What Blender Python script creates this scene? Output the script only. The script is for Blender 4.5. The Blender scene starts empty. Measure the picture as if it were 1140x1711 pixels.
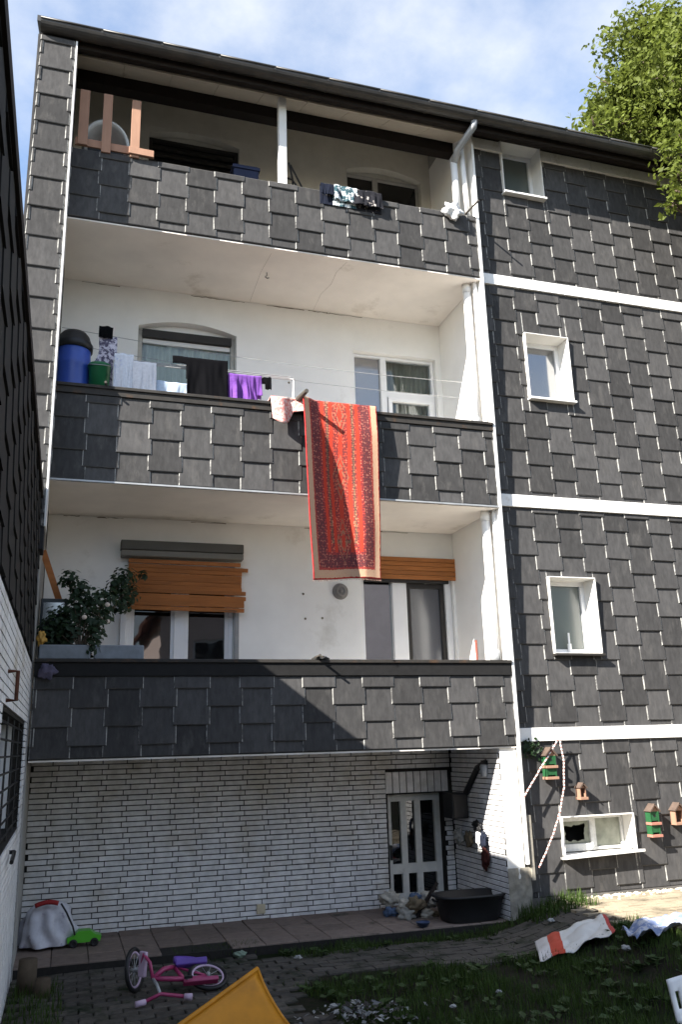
import bpy, math, random
from mathutils import Vector, Matrix, noise
random.seed(7)
rnd = random.random
def U(a, b): return a + (b - a) * random.random()
scene = bpy.context.scene
col = scene.collection

# ------------------------------------------------------------------ camera
cam_data = bpy.data.cameras.new('camera')
cam = bpy.data.objects.new('camera', cam_data); col.objects.link(cam)
scene.camera = cam
cam_data.sensor_fit = 'VERTICAL'; cam_data.sensor_height = 24.0
cam_data.lens = 24.0 * 1424.28 / 1711.0
cam_data.clip_start = 0.05; cam_data.clip_end = 500
YAW, PITCH, ROLL = math.radians(17.889), math.radians(15.232), math.radians(-1.585)
fw = Vector((math.sin(YAW)*math.cos(PITCH), math.cos(YAW)*math.cos(PITCH), math.sin(PITCH)))
rt = Vector((math.cos(YAW), -math.sin(YAW), 0)); up = rt.cross(fw)
r2 = rt*math.cos(ROLL) + up*math.sin(ROLL); u2 = -rt*math.sin(ROLL) + up*math.cos(ROLL)
EYE = Vector((0, -8.0, 1.68))
cam.matrix_world = Matrix(((r2.x, u2.x, -fw.x, EYE.x), (r2.y, u2.y, -fw.y, EYE.y), (r2.z, u2.z, -fw.z, EYE.z), (0, 0, 0, 1)))
scene.render.resolution_x = 683; scene.render.resolution_y = 1024

# ------------------------------------------------------------------ sky, sun, exposure
SUN = Vector((1.0, 0.48, -0.755)).normalized()          # the way the light travels
elev = math.asin(-SUN.z)
azim = math.atan2(-SUN.x, -SUN.y)                      # clockwise from +Y
world = bpy.data.worlds.new('World'); scene.world = world; world.use_nodes = True
wn = world.node_tree.nodes; wl = world.node_tree.links
bg = wn['Background']; bg.inputs['Strength'].default_value = 0.106
sky = wn.new('ShaderNodeTexSky'); sky.sky_type = 'NISHITA'; sky.sun_disc = False
sky.sun_elevation = elev; sky.sun_rotation = azim
sky.air_density = 1.0; sky.dust_density = 0.3; sky.ozone_density = 1.6
tc = wn.new('ShaderNodeTexCoord')
sep = wn.new('ShaderNodeSeparateXYZ'); wl.new(tc.outputs['Generated'], sep.inputs[0])
mx = wn.new('ShaderNodeMath'); mx.operation = 'MAXIMUM'; mx.inputs[1].default_value = 0.0; wl.new(sep.outputs['Z'], mx.inputs[0])
ad = wn.new('ShaderNodeMath'); ad.inputs[1].default_value = 0.25; wl.new(mx.outputs[0], ad.inputs[0])
dv = wn.new('ShaderNodeVectorMath'); dv.operation = 'DIVIDE'; wl.new(tc.outputs['Generated'], dv.inputs[0])
cb = wn.new('ShaderNodeCombineXYZ')
for k in range(3): wl.new(ad.outputs[0], cb.inputs[k])
wl.new(cb.outputs[0], dv.inputs[1])
mp = wn.new('ShaderNodeMapping'); mp.inputs['Location'].default_value = (0.15, 0.75, 0.0); mp.inputs['Scale'].default_value = (1.0, 1.0, 0.6)
wl.new(dv.outputs[0], mp.inputs[0])
nz = wn.new('ShaderNodeTexNoise'); nz.inputs['Scale'].default_value = 3.1; nz.inputs['Detail'].default_value = 9; nz.inputs['Roughness'].default_value = 0.58
wl.new(mp.outputs[0], nz.inputs['Vector'])
rp = wn.new('ShaderNodeValToRGB'); rp.color_ramp.elements[0].position = 0.33; rp.color_ramp.elements[1].position = 0.68
rp.color_ramp.elements[0].color = (0, 0, 0, 1); rp.color_ramp.elements[1].color = (0.95, 0.95, 0.95, 1)
wl.new(nz.outputs['Fac'], rp.inputs[0])
mixw = wn.new('ShaderNodeMixRGB'); mixw.inputs['Color2'].default_value = (3.1, 3.2, 3.35, 1)
wl.new(rp.outputs[0], mixw.inputs['Fac']); wl.new(sky.outputs[0], mixw.inputs['Color1']); wl.new(mixw.outputs[0], bg.inputs['Color'])
sd = bpy.data.lights.new('sun', 'SUN'); sd.energy = 5.0; sd.angle = math.radians(0.5); sd.color = (1.0, 0.95, 0.87)
so = bpy.data.objects.new('sun', sd); col.objects.link(so); so.location = (-10, -5, 14)
so.rotation_euler = SUN.to_track_quat('-Z', 'Y').to_euler()
vs = scene.view_settings; vs.view_transform = 'Standard'; vs.look = 'None'; vs.exposure = 1.75; vs.gamma = 1.0; vs.use_curve_mapping = False

# ------------------------------------------------------------------ materials
MATS = {}
def M(name, c, rough=0.75, var=0.15, scale=9.0, bump=0.0, spec=0.3, c2=None, thr=(0.5, 0.62), orand=0.0, stretch=(1, 1, 1), scale2=3.0, metal=0.0, trans=0.0):
    if name in MATS: return MATS[name]
    m = bpy.data.materials.new(name); m.use_nodes = True; MATS[name] = m
    n = m.node_tree.nodes; l = m.node_tree.links; b = n['Principled BSDF']
    b.inputs['Roughness'].default_value = rough; b.inputs['Specular IOR Level'].default_value = spec; b.inputs['Metallic'].default_value = metal
    g = n.new('ShaderNodeNewGeometry'); mpp = n.new('ShaderNodeMapping'); mpp.inputs['Scale'].default_value = stretch
    l.new(g.outputs['Position'], mpp.inputs[0])
    t = n.new('ShaderNodeTexNoise'); t.inputs['Scale'].default_value = scale; t.inputs['Detail'].default_value = 6; t.inputs['Roughness'].default_value = 0.6
    l.new(mpp.outputs[0], t.inputs['Vector'])
    r = n.new('ShaderNodeMapRange'); r.inputs['From Min'].default_value = 0.25; r.inputs['From Max'].default_value = 0.75
    r.inputs['To Min'].default_value = 1 - var; r.inputs['To Max'].default_value = 1 + var
    l.new(t.outputs['Fac'], r.inputs['Value']); val = r.outputs[0]
    if orand:
        oi = n.new('ShaderNodeObjectInfo'); r3 = n.new('ShaderNodeMapRange'); r3.inputs['To Min'].default_value = 1 - orand; r3.inputs['To Max'].default_value = 1 + orand
        l.new(oi.outputs['Random'], r3.inputs['Value']); mm = n.new('ShaderNodeMath'); mm.operation = 'MULTIPLY'
        l.new(val, mm.inputs[0]); l.new(r3.outputs[0], mm.inputs[1]); val = mm.outputs[0]
    vm = n.new('ShaderNodeVectorMath'); vm.operation = 'SCALE'; vm.inputs[0].default_value = c[:3]; l.new(val, vm.inputs['Scale'])
    out = vm.outputs[0]
    if c2:
        t2 = n.new('ShaderNodeTexNoise'); t2.inputs['Scale'].default_value = scale2; t2.inputs['Detail'].default_value = 8; t2.inputs['Roughness'].default_value = 0.68
        l.new(mpp.outputs[0], t2.inputs['Vector'])
        r2_ = n.new('ShaderNodeMapRange'); r2_.inputs['From Min'].default_value = thr[0]; r2_.inputs['From Max'].default_value = thr[1]
        l.new(t2.outputs['Fac'], r2_.inputs['Value'])
        mi = n.new('ShaderNodeMixRGB'); l.new(r2_.outputs[0], mi.inputs['Fac']); l.new(out, mi.inputs['Color1']); mi.inputs['Color2'].default_value = (*c2, 1)
        out = mi.outputs[0]
    l.new(out, b.inputs['Base Color'])
    if bump:
        bp = n.new('ShaderNodeBump'); bp.inputs['Strength'].default_value = bump; bp.inputs['Distance'].default_value = 0.004
        l.new(t.outputs['Fac'], bp.inputs['Height']); l.new(bp.outputs[0], b.inputs['Normal'])
    if trans:
        tr = n.new('ShaderNodeBsdfTranslucent'); ms = n.new('ShaderNodeMixShader'); ms.inputs[0].default_value = trans
        l.new(out, tr.inputs['Color']); l.new(b.outputs[0], ms.inputs[1]); l.new(tr.outputs[0], ms.inputs[2])
        l.new(ms.outputs[0], n['Material Output'].inputs['Surface'])
    return m
def glass(name, c, refl, rough=0.02, see=0.0, wave=0.0):
    m = bpy.data.materials.new(name); m.use_nodes = True; MATS[name] = m
    n = m.node_tree.nodes; l = m.node_tree.links; n.remove(n['Principled BSDF'])
    d = n.new('ShaderNodeBsdfDiffuse'); d.inputs[0].default_value = (*c, 1)
    g = n.new('ShaderNodeBsdfGlossy'); g.inputs['Roughness'].default_value = rough; g.inputs['Color'].default_value = (0.95, 0.97, 1, 1)
    base = d
    if see:
        t = n.new('ShaderNodeBsdfTransparent'); t.inputs[0].default_value = (0.9, 0.93, 0.92, 1)
        m0 = n.new('ShaderNodeMixShader'); m0.inputs[0].default_value = see; l.new(d.outputs[0], m0.inputs[1]); l.new(t.outputs[0], m0.inputs[2]); base = m0
    lw = n.new('ShaderNodeFresnel'); lw.inputs['IOR'].default_value = 1.5
    a = n.new('ShaderNodeMath'); a.operation = 'ADD'; a.inputs[1].default_value = refl; a.use_clamp = True; l.new(lw.outputs[0], a.inputs[0])
    mi = n.new('ShaderNodeMixShader'); l.new(a.outputs[0], mi.inputs[0]); l.new(base.outputs[0], mi.inputs[1]); l.new(g.outputs[0], mi.inputs[2])
    tn = n.new('ShaderNodeTexNoise'); tn.inputs['Scale'].default_value = 2.5; bp = n.new('ShaderNodeBump'); bp.inputs['Strength'].default_value = 0.15; bp.inputs['Distance'].default_value = 0.01
    ge = n.new('ShaderNodeNewGeometry'); l.new(ge.outputs['Position'], tn.inputs['Vector']); l.new(tn.outputs['Fac'], bp.inputs['Height']); l.new(bp.outputs[0], g.inputs['Normal'])
    l.new(mi.outputs[0], n['Material Output'].inputs['Surface'])
    return m
SLATE = M('slate', (0.058, 0.0565, 0.0565), 0.75, 0.26, 26, 0.45, 0.10, c2=(0.105, 0.10, 0.095), thr=(0.54, 0.80), orand=0.28, stretch=(1, 1, 0.35), scale2=9)
SLATE_E = M('slate_edge', (0.07, 0.068, 0.066), 0.85, 0.25, 30)
SLATE_S = M('slate_side', (0.28, 0.275, 0.26), 0.85, 0.45, 30, c2=(0.08, 0.078, 0.075), thr=(0.50, 0.58), scale2=7)  # pale cut sides; sun-caught edge light is put into this colour too
SLATE_D = M('slate_shaded', (0.012, 0.0115, 0.0115), 0.8, 0.3, 20, orand=0.2)  # darker copy of slate with shade put into its colour
BACKING = M('cladding_backing', (0.03, 0.03, 0.033), 0.9, 0.2)
PLASTER = M('loggia_plaster', (0.86, 0.85, 0.82), 0.85, 0.05, 3, 0.1, 0.2, c2=(0.46, 0.43, 0.36), thr=(0.62, 0.92), scale2=1.3)
CEIL = M('ceiling_paint', (0.80, 0.75, 0.69), 0.85, 0.08, 2.2, 0.1, 0.2, c2=(0.34, 0.28, 0.20), thr=(0.60, 0.90), scale2=1.5)
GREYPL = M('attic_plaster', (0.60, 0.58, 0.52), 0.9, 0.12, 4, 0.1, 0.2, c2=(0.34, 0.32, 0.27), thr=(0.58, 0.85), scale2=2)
WHITE = M('white_paint', (0.80, 0.79, 0.77), 0.55, 0.05, 5, 0, 0.35, c2=(0.55, 0.50, 0.42), thr=(0.66, 0.80), scale2=6)
BAND = M('white_band_panel', (0.82, 0.81, 0.79), 0.6, 0.05, 12, 0.05, 0.3, c2=(0.5, 0.44, 0.36), thr=(0.56, 0.78), scale2=7, orand=0.08)
PVC = M('white_pvc', (0.80, 0.80, 0.80), 0.35, 0.03, 5, 0, 0.4)
CASING = M('window_casing', (0.78, 0.76, 0.72), 0.5, 0.06, 6, 0, 0.3, c2=(0.5, 0.42, 0.3), thr=(0.68, 0.8), scale2=8)
BRICK = M('white_brick', (0.72, 0.71, 0.71), 0.6, 0.20, 11, 0.35, 0.2, orand=0.08, c2=(0.42, 0.37, 0.28), thr=(0.5, 0.80), scale2=1.7)
MORTAR = M('dark_mortar', (0.022, 0.020, 0.018), 0.95, 0.3, 30)
GUTTER = M('gutter_zinc', (0.040, 0.037, 0.034), 0.45, 0.35, 6, 0.1, 0.5, c2=(0.065, 0.055, 0.045), thr=(0.5, 0.7), scale2=4)
DARKWOOD = M('dark_stained_wood', (0.018, 0.013, 0.011), 0.8, 0.3, 10)
CREAM = M('cream_boards', (0.62, 0.55, 0.46), 0.75, 0.08, 6)
ROOF = M('roof_tile', (0.05, 0.05, 0.052), 0.7, 0.25, 12)
COPING = M('coping_dark', (0.03, 0.027, 0.024), 0.7, 0.3, 14, 0.2, 0.3, c2=(0.08, 0.045, 0.025), thr=(0.55, 0.7), scale2=8)
ZINC = M('zinc', (0.34, 0.35, 0.36), 0.45, 0.2, 8, 0, 0.5, metal=0.3)
WOODO = M('orange_wood', (0.37, 0.135, 0.037), 0.6, 0.2, 22, 0.2, 0.3, stretch=(0.15, 1, 1), orand=0.12)
WOODP = M('pale_pink_wood', (0.33, 0.19, 0.13), 0.75, 0.12, 18, 0.1, 0.2, stretch=(1, 1, 0.2))
WOODB = M('brown_wood', (0.16, 0.085, 0.045), 0.75, 0.25, 16, 0.2, 0.2, stretch=(1, 1, 0.2))
BLACK = M('black_plastic', (0.012, 0.012, 0.013), 0.5, 0.2, 8, 0, 0.4)
DARKFR = M('dark_frame', (0.03, 0.027, 0.025), 0.5, 0.2, 8)
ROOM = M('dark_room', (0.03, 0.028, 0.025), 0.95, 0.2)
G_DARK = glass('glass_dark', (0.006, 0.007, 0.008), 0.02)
G_SKY = glass('glass_sky', (0.05, 0.055, 0.06), 0.22, 0.10)
G_FROST = glass('glass_frost', (0.10, 0.115, 0.105), 0.05, 0.22)
G_MIRR = glass('glass_mirror', (0.02, 0.022, 0.025), 0.34, 0.01)
G_SEE = glass('glass_clear', (0.02, 0.02, 0.02), 0.0, 0.02, see=1.0)
CURT = M('lace_curtain', (0.74, 0.76, 0.66), 0.9, 0.15, 30, trans=0.3, stretch=(1, 1, 0.1))
TILE = M('terrace_tile', (0.20, 0.155, 0.13), 0.8, 0.2, 14, 0.2, 0.2, orand=0.15, c2=(0.02, 0.024, 0.014), thr=(0.58, 0.72), scale2=3)
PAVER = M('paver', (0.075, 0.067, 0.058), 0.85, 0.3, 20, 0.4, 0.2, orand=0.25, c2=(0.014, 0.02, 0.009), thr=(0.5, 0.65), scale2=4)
PAVER_S = M('paver_sunlit', (0.34, 0.285, 0.205), 0.9, 0.2, 20, 0.4, 0.2, c2=(0.12, 0.10, 0.07), thr=(0.5, 0.7), scale2=5)  # lighter, warmer copy of the paver; sunlight is put into the colour
SOIL = M('soil', (0.020, 0.017, 0.012), 0.95, 0.4, 8, 0.5, 0.1, c2=(0.010, 0.016, 0.005), thr=(0.48, 0.6), scale2=3)
GRASS = M('grass_blade', (0.046, 0.078, 0.016), 0.7, 0.45, 5, 0, 0.2, trans=0.25)
LEAFT = M('tree_leaf', (0.125, 0.155, 0.028), 0.55, 0.5, 2.2, 0, 0.2, trans=0.45)
LEAFP = M('balcony_leaf', (0.012, 0.03, 0.009), 0.55, 0.4, 12, 0, 0.3, trans=0.15)
BARK = M('bark', (0.09, 0.07, 0.05), 0.9, 0.3, 14, 0.5, 0.1)

# ------------------------------------------------------------------ mesh building
ORG = {}
class MB:
    def __init__(s): s.v = []; s.f = []; s.m = []; s.uv = None
    def face(s, pts, mi=0):
        k = len(s.v); s.v += [Vector(p) for p in pts]; s.f.append(tuple(range(k, k+len(pts)))); s.m.append(mi); return s
    def box(s, x0, x1, y0, y1, z0, z1, mi=0):
        k = len(s.v)
        s.v += [Vector(p) for p in ((x0,y0,z0),(x1,y0,z0),(x1,y1,z0),(x0,y1,z0),(x0,y0,z1),(x1,y0,z1),(x1,y1,z1),(x0,y1,z1))]
        for q in ((0,3,2,1),(4,5,6,7),(0,1,5,4),(1,2,6,5),(2,3,7,6),(3,0,4,7)):
            s.f.append(tuple(k+i for i in q)); s.m.append(mi)
        return s
    def obox(s, c, ax, ay, az, mi=0):       # box from centre and three half-axis vectors
        c, ax, ay, az = Vector(c), Vector(ax), Vector(ay), Vector(az); k = len(s.v)
        for sx, sy, sz in ((-1,-1,-1),(1,-1,-1),(1,1,-1),(-1,1,-1),(-1,-1,1),(1,-1,1),(1,1,1),(-1,1,1)):
            s.v.append(c + ax*sx + ay*sy + az*sz)
        for q in ((0,3,2,1),(4,5,6,7),(0,1,5,4),(1,2,6,5),(2,3,7,6),(3,0,4,7)):
            s.f.append(tuple(k+i for i in q)); s.m.append(mi)
        return s
    def tube(s, pts, r, n=8, mi=0, caps=True):
        pts = [Vector(p) for p in pts]; rr = r if isinstance(r, (list, tuple)) else [r]*len(pts)
        k = len(s.v); u = None
        for i, p in enumerate(pts):
            t = (pts[min(i+1, len(pts)-1)] - pts[max(i-1, 0)]).normalized()
            if u is None:
                a = Vector((0, 0, 1)) if abs(t.z) < 0.9 else Vector((1, 0, 0)); u = t.cross(a).normalized()
            else: u = (u - t*u.dot(t)).normalized()
            w = t.cross(u)
            for j in range(n):
                a = 2*math.pi*j/n; s.v.append(p + (u*math.cos(a) + w*math.sin(a))*rr[i])
        for i in range(len(pts)-1):
            for j in range(n):
                s.f.append((k+i*n+j, k+i*n+(j+1) % n, k+(i+1)*n+(j+1) % n, k+(i+1)*n+j)); s.m.append(mi)
        if caps:
            s.f.append(tuple(k+j for j in reversed(range(n)))); s.m.append(mi)
            s.f.append(tuple(k+(len(pts)-1)*n+j for j in range(n))); s.m.append(mi)
        return s
    def lathe(s, c, prof, n=24, mi=0, ax=None):   # prof: (radius, height)
        c = Vector(c); q = Vector((0, 0, 1)).rotation_difference(Vector(ax).normalized()) if ax else None; k = len(s.v)
        for r, h in prof:
            for j in range(n):
                a = 2*math.pi*j/n; p = Vector((r*math.cos(a), r*math.sin(a), h)); s.v.append(c + (q @ p if q else p))
        for i in range(len(prof)-1):
            for j in range(n):
                s.f.append((k+i*n+j, k+i*n+(j+1) % n, k+(i+1)*n+(j+1) % n, k+(i+1)*n+j)); s.m.append(mi)
        return s
    def torus(s, c, ax, R, r, n=28, m=8, mi=0):
        c = Vector(c); q = Vector((0, 0, 1)).rotation_difference(Vector(ax).normalized()); k = len(s.v)
        for i in range(n):
            a = 2*math.pi*i/n
            for j in range(m):
                b = 2*math.pi*j/m; s.v.append(c + q @ Vector(((R+r*math.cos(b))*math.cos(a), (R+r*math.cos(b))*math.sin(a), r*math.sin(b))))
        for i in range(n):
            for j in range(m):
                s.f.append((k+i*m+j, k+((i+1) % n)*m+j, k+((i+1) % n)*m+(j+1) % m, k+i*m+(j+1) % m)); s.m.append(mi)
        return s
    def grid(s, fn, nu, nv, mi=0, mask=None, uv=False):
        k = len(s.v)
        for j in range(nv+1):
            for i in range(nu+1): s.v.append(Vector(fn(i/nu, j/nv)))
        for j in range(nv):
            for i in range(nu):
                if mask and not mask((i+.5)/nu, (j+.5)/nv): continue
                a = k+j*(nu+1)+i; s.f.append((a, a+1, a+nu+2, a+nu+1)); s.m.append(mi)
        if uv: s.uv = (k, nu, nv)
        return s
    def mesh(s, name, mats, org=Vector((0, 0, 0)), smooth=False):
        me = bpy.data.meshes.new(name); me.from_pydata([tuple(p-org) for p in s.v], [], s.f)
        mats = mats if isinstance(mats, (list, tuple)) else [mats]
        for m in mats: me.materials.append(m)
        if len(mats) > 1: me.polygons.foreach_set('material_index', s.m)
        if smooth: me.polygons.foreach_set('use_smooth', [True]*len(me.polygons))
        if s.uv:
            k, nu, nv = s.uv; L = me.uv_layers.new(name='UVMap')
            for lp in me.loops:
                i = lp.vertex_index - k; L.data[lp.index].uv = ((i % (nu+1))/nu, (i//(nu+1))/nv)
        me.update(); return me
    def build(s, name, mats, parent=None, smooth=False, bevel=0.0, solid=0.0, kind=None):
        lo = Vector((min(p.x for p in s.v), min(p.y for p in s.v), min(p.z for p in s.v))); hi = Vector((max(p.x for p in s.v), max(p.y for p in s.v), max(p.z for p in s.v)))
        org = Vector(((lo.x+hi.x)/2, (lo.y+hi.y)/2, lo.z))
        o = link(name, s.mesh(name, mats, org, smooth), org, parent)
        if solid:
            md = o.modifiers.new('thickness', 'SOLIDIFY'); md.thickness = solid; md.offset = 0
        if bevel:
            md = o.modifiers.new('bevel', 'BEVEL'); md.width = bevel; md.segments = 2; md.limit_method = 'ANGLE'
        if kind: o['kind'] = kind
        return o
def link(name, data, org, parent=None):
    o = bpy.data.objects.new(name, data); col.objects.link(o); org = Vector(org); ORG[o.name] = org
    if parent: o.parent = parent; o.location = org - ORG[parent.name]
    else: o.location = org
    return o
def thing(name, loc, label, cat, group=None):
    o = link(name, None, loc); o.empty_display_size = 0.1; return tag(o, label, cat, group)
def tag(o, label, cat, group=None):
    o['label'] = label; o['category'] = cat
    if group: o['group'] = group
    return o
def struct(o): o['kind'] = 'structure'; return o
def box(name, m, parent, x0, x1, y0, y1, z0, z1, bevel=0.0): return MB().box(x0, x1, y0, y1, z0, z1).build(name, m, parent, bevel=bevel)
def sub_rect(r, h):                       # rectangle minus a hole
    x0, x1, z0, z1 = r; a0, a1, b0, b1 = h
    if a0 >= x1 or a1 <= x0 or b0 >= z1 or b1 <= z0: return [r]
    out = []
    if a0 > x0: out.append((x0, a0, z0, z1))
    if a1 < x1: out.append((a1, x1, z0, z1))
    m0, m1 = max(x0, a0), min(x1, a1)
    if b0 > z0: out.append((m0, m1, z0, b0))
    if b1 < z1: out.append((m0, m1, b1, z1))
    return out
def holed(x0, x1, z0, z1, y0, y1, holes):
    mb = MB(); rs = [(x0, x1, z0, z1)]
    for h in holes: rs = [q for r in rs for q in sub_rect(r, h)]
    for r in rs: mb.box(r[0], r[1], y0, y1, r[2], r[3])
    return mb

# ------------------------------------------------------------------ ground
def sstep(a, b, x):
    t = max(0, min(1, (x-a)/(b-a))); return t*t*(3-2*t)
def gz(x, y): return -0.07 + 0.21*sstep(3.7, 4.9, x) + 0.012*noise.noise(Vector((x*1.3, y*1.3, 0)))
xs = [-90, -50, -25, -12, -6] + [-3+0.4*i for i in range(36)] + [13, 18, 28, 50, 90]
ys = [-90, -50, -30, -20, -14] + [-11+0.4*i for i in range(34)] + [4, 8, 16, 30, 60, 90]
g = MB(); nx = len(xs)
for y in ys:
    for x in xs: g.v.append(Vector((x, y, gz(x, y)-0.012)))
for j in range(len(ys)-1):
    for i in range(nx-1): g.f.append((j*nx+i, j*nx+i+1, (j+1)*nx+i+1, (j+1)*nx+i)); g.m.append(0)
struct(g.build('ground', SOIL, smooth=True))
# terrace slab with its tiles
ter = struct(MB().box(-0.3, 4.19, 0.06, 1.4, -0.16, -0.012).build('terrace', MORTAR))
def box_mesh(name, w, d, h, m, ch=0.004):
    mb = MB(); a, b = w/2, d/2
    lo = [(-a,-b,0),(a,-b,0),(a,b,0),(-a,b,0)]; mi = [(-a,-b,h-ch),(a,-b,h-ch),(a,b,h-ch),(-a,b,h-ch)]
    tp = [(-a+ch,-b+ch,h),(a-ch,-b+ch,h),(a-ch,b-ch,h),(-a+ch,b-ch,h)]
    for i in range(4):
        j = (i+1) % 4; mb.face((lo[i], lo[j], mi[j], mi[i])); mb.face((mi[i], mi[j], tp[j], tp[i]))
    mb.face(tp); return mb.mesh(name, m)
tm = box_mesh('tile', 0.294, 0.294, 0.022, TILE)
for i in range(15):
    for j in range(4):
        x = -0.15+0.3*i; y = 0.215+0.3*j
        if j == 0 and i in (4, 5): continue
        o = link('tile', tm, (x, y, -0.02+U(-0.003, 0.003)), ter); o.rotation_euler = (U(-.008, .008), U(-.008, .008), U(-.01, .01))
# concrete pavers laid in stretcher bond: the nearest singly, the rest joined
pav = struct(MB().box(-0.28, 1.95, -3.2, 0.04, -0.14, -0.086).build('paving', MORTAR))
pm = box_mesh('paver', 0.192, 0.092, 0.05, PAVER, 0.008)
cells = []
for j in range(34):
    y = 0.0-0.1*j
    for i in range(40):
        x = -0.2+0.2*i+(0.1 if j % 2 else 0)
        left = x < 1.75+0.15*math.sin(y*5) and y > -3.2
        band = x < 4.75 and -0.98-0.12*math.sin(x*2) < y < -0.12
        if left or band: cells.append((x, y))
cells.sort(key=lambda c: (Vector((c[0], c[1], 0))-Vector((0.9, -1.6, 0))).length)
for x, y in cells[:300]:
    o = link('paver', pm, (x, y, gz(x, y)-0.045+U(-.005, .005)), pav); o.rotation_euler = (U(-.03, .03), U(-.03, .03)-math.atan((gz(x+.1, y)-gz(x-.1, y))/.2), U(-.02, .02))
mb = MB()
for x, y in cells[300:]:
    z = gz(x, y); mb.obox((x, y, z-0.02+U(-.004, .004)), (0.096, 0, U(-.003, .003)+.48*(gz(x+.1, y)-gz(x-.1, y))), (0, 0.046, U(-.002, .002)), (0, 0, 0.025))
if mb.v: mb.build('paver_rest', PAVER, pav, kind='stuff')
mb = MB()
for j in range(46):
    for i in range(20):
        x = 4.72+0.2*i+(0.1 if j % 2 else 0); y = 0.0-0.1*j
        if x < 4.8+0.2*math.sin(y*3) and y < -1.2: continue
        mb.obox((x, y, gz(x, y)-0.018+U(-.004, .004)), (0.096, 0, U(-.003, .003)), (0, 0.046, U(-.003, .003)), (0, 0, 0.025))
o = tag(mb.build('yard_paving', PAVER_S, kind='stuff'), 'paving beside the slate wall with sunlight put into its pale colour', 'paving')
# gravel line at the wall foot
mb = MB()
for i in range(420):
    x = U(4.5, 7.9); y = 0.06-abs(random.gauss(0, 0.07)); r = U(.008, .022); z = gz(x, y)+0.006
    mb.lathe((x, y, z), [(0.0, r*.7), (r*.8, r*.3), (r, -r*.2), (r*.6, -r*.8)], 5)
tag(mb.build('gravel', M('gravel', (0.52, 0.46, 0.36), 0.9, 0.3, 40), kind='stuff'), 'loose pale gravel along the foot of the slate wall', 'gravel')

# ------------------------------------------------------------------ slates and bricks
PW, PH, OV = 0.302, 0.324, 0.017
def yoff(t): return -0.0215 + 0.0175*t
def slate_mesh(w0, w1, h0, h1):            # local: x from w0..w1, z from h0..h1 of the full slate
    mb = MB(); c = 0.008; c = min(c, (w1-w0)/3, (h1-h0)/3)
    def ring(ins, dy): return [(x, yoff(z/PH)+dy, z) for x, z in ((w0+ins, h0+ins), (w1-ins, h0+ins), (w1-ins, h1-ins), (w0+ins, h1-ins))]
    f, m, b = ring(c, 0), ring(0, 0.005), [(p[0], 0.012, p[2]) for p in ring(0, 0)]
    mb.face(f, 0)
    for i in range(4):
        j = (i+1) % 4; mi = 2 if i % 2 else 1; mb.face((m[i], m[j], f[j], f[i]), mi); mb.face((b[i], b[j], m[j], m[i]), mi)
    return mb.mesh('slate', [SLATE, SLATE_E, SLATE_S])
FULL = slate_mesh(-PW/2-OV, PW/2+OV, 0, PH+0.012)
def slates(parent, x0, x1, z0, z1, y, holes=(), px=0.0, pz=0.0):
    n = 0
    for i in range(int((x0-px)/PW)-2, int((x1-px)/PW)+2):
        cx = px + PW*(i+.5)
        for j in range(int((z0-pz)/PH)-2, int((z1-pz)/PH)+2):
            zb = pz + PH*j + (PH/2 if i % 2 else 0)
            full = (cx-PW/2-OV, cx+PW/2+OV, zb, zb+PH+0.012)
            r = (max(full[0], x0), min(full[1], x1), max(full[2], z0), min(full[3], z1))
            if r[1]-r[0] < 0.03 or r[3]-r[2] < 0.03: continue
            rs = [r]
            for h in holes: rs = [q for s in rs for q in sub_rect(s, h)]
            for q in rs:
                if q[1]-q[0] < 0.03 or q[3]-q[2] < 0.03: continue
                me = FULL if q == full else slate_mesh(q[0]-cx, q[1]-cx, q[2]-zb, q[3]-zb)
                o = link('slate', me, (cx, y+U(-.0012, .0012), zb), parent); n += 1
                if me is FULL: o.rotation_euler = (U(-.006, .006), U(-.009, .009) if rnd() > .03 else U(-.03, .03), U(-.008, .008))
    return n
BL, BH = 0.238, 0.0506
def brick_mesh(w, h):
    mb = MB(); a = w/2; c = 0.003
    f = [(-a+c, -0.010, c), (a-c, -0.010, c), (a-c, -0.010, h-c), (-a+c, -0.010, h-c)]
    m = [(-a, -0.005, 0), (a, -0.005, 0), (a, -0.005, h), (-a, -0.005, h)]; b = [(p[0], 0.01, p[2]) for p in m]
    mb.face(f)
    for i in range(4):
        j = (i+1) % 4; mb.face((m[i], m[j], f[j], f[i])); mb.face((b[i], b[j], m[j], m[i]))
    return mb.mesh('brick', BRICK)
BM = {}
def brick(parent, ctr, w, h, rz=0.0):
    k = (round(w, 2), round(h, 3))
    if k not in BM: BM[k] = brick_mesh(w, h)
    o = link('brick', BM[k], ctr, parent); o.rotation_euler[2] = rz + U(-.006, .006); return o
def bricks(parent, a0, a1, z0, z1, plane, holes=(), face='-y'):
    rows = math.ceil((z1-z0)/BH); z0 = z1-rows*BH
    for j in range(rows):
        zb = z0 + j*BH + 0.004; off = (0.0, 0.055)[j % 2] + 0.02*math.sin(j*.37) + U(-.008, .008); x = a0 - off
        while x < a1:
            r = (max(x+0.004, a0), min(x+BL-0.004, a1), zb, zb+BH-0.0085); x += BL
            rs = [r]
            for h in holes: rs = [q for s in rs for q in sub_rect(s, h)]
            for q in rs:
                if q[1]-q[0] < 0.03 or q[3]-q[2] < 0.03: continue
                c = (q[0]+q[1])/2
                if face == '-y': brick(parent, (c, plane+U(-.0015, .0015), q[2]), q[1]-q[0], q[3]-q[2])
                elif face == '-x': brick(parent, (plane, c, q[2]), q[1]-q[0], q[3]-q[2], -math.pi/2)
                
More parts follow.
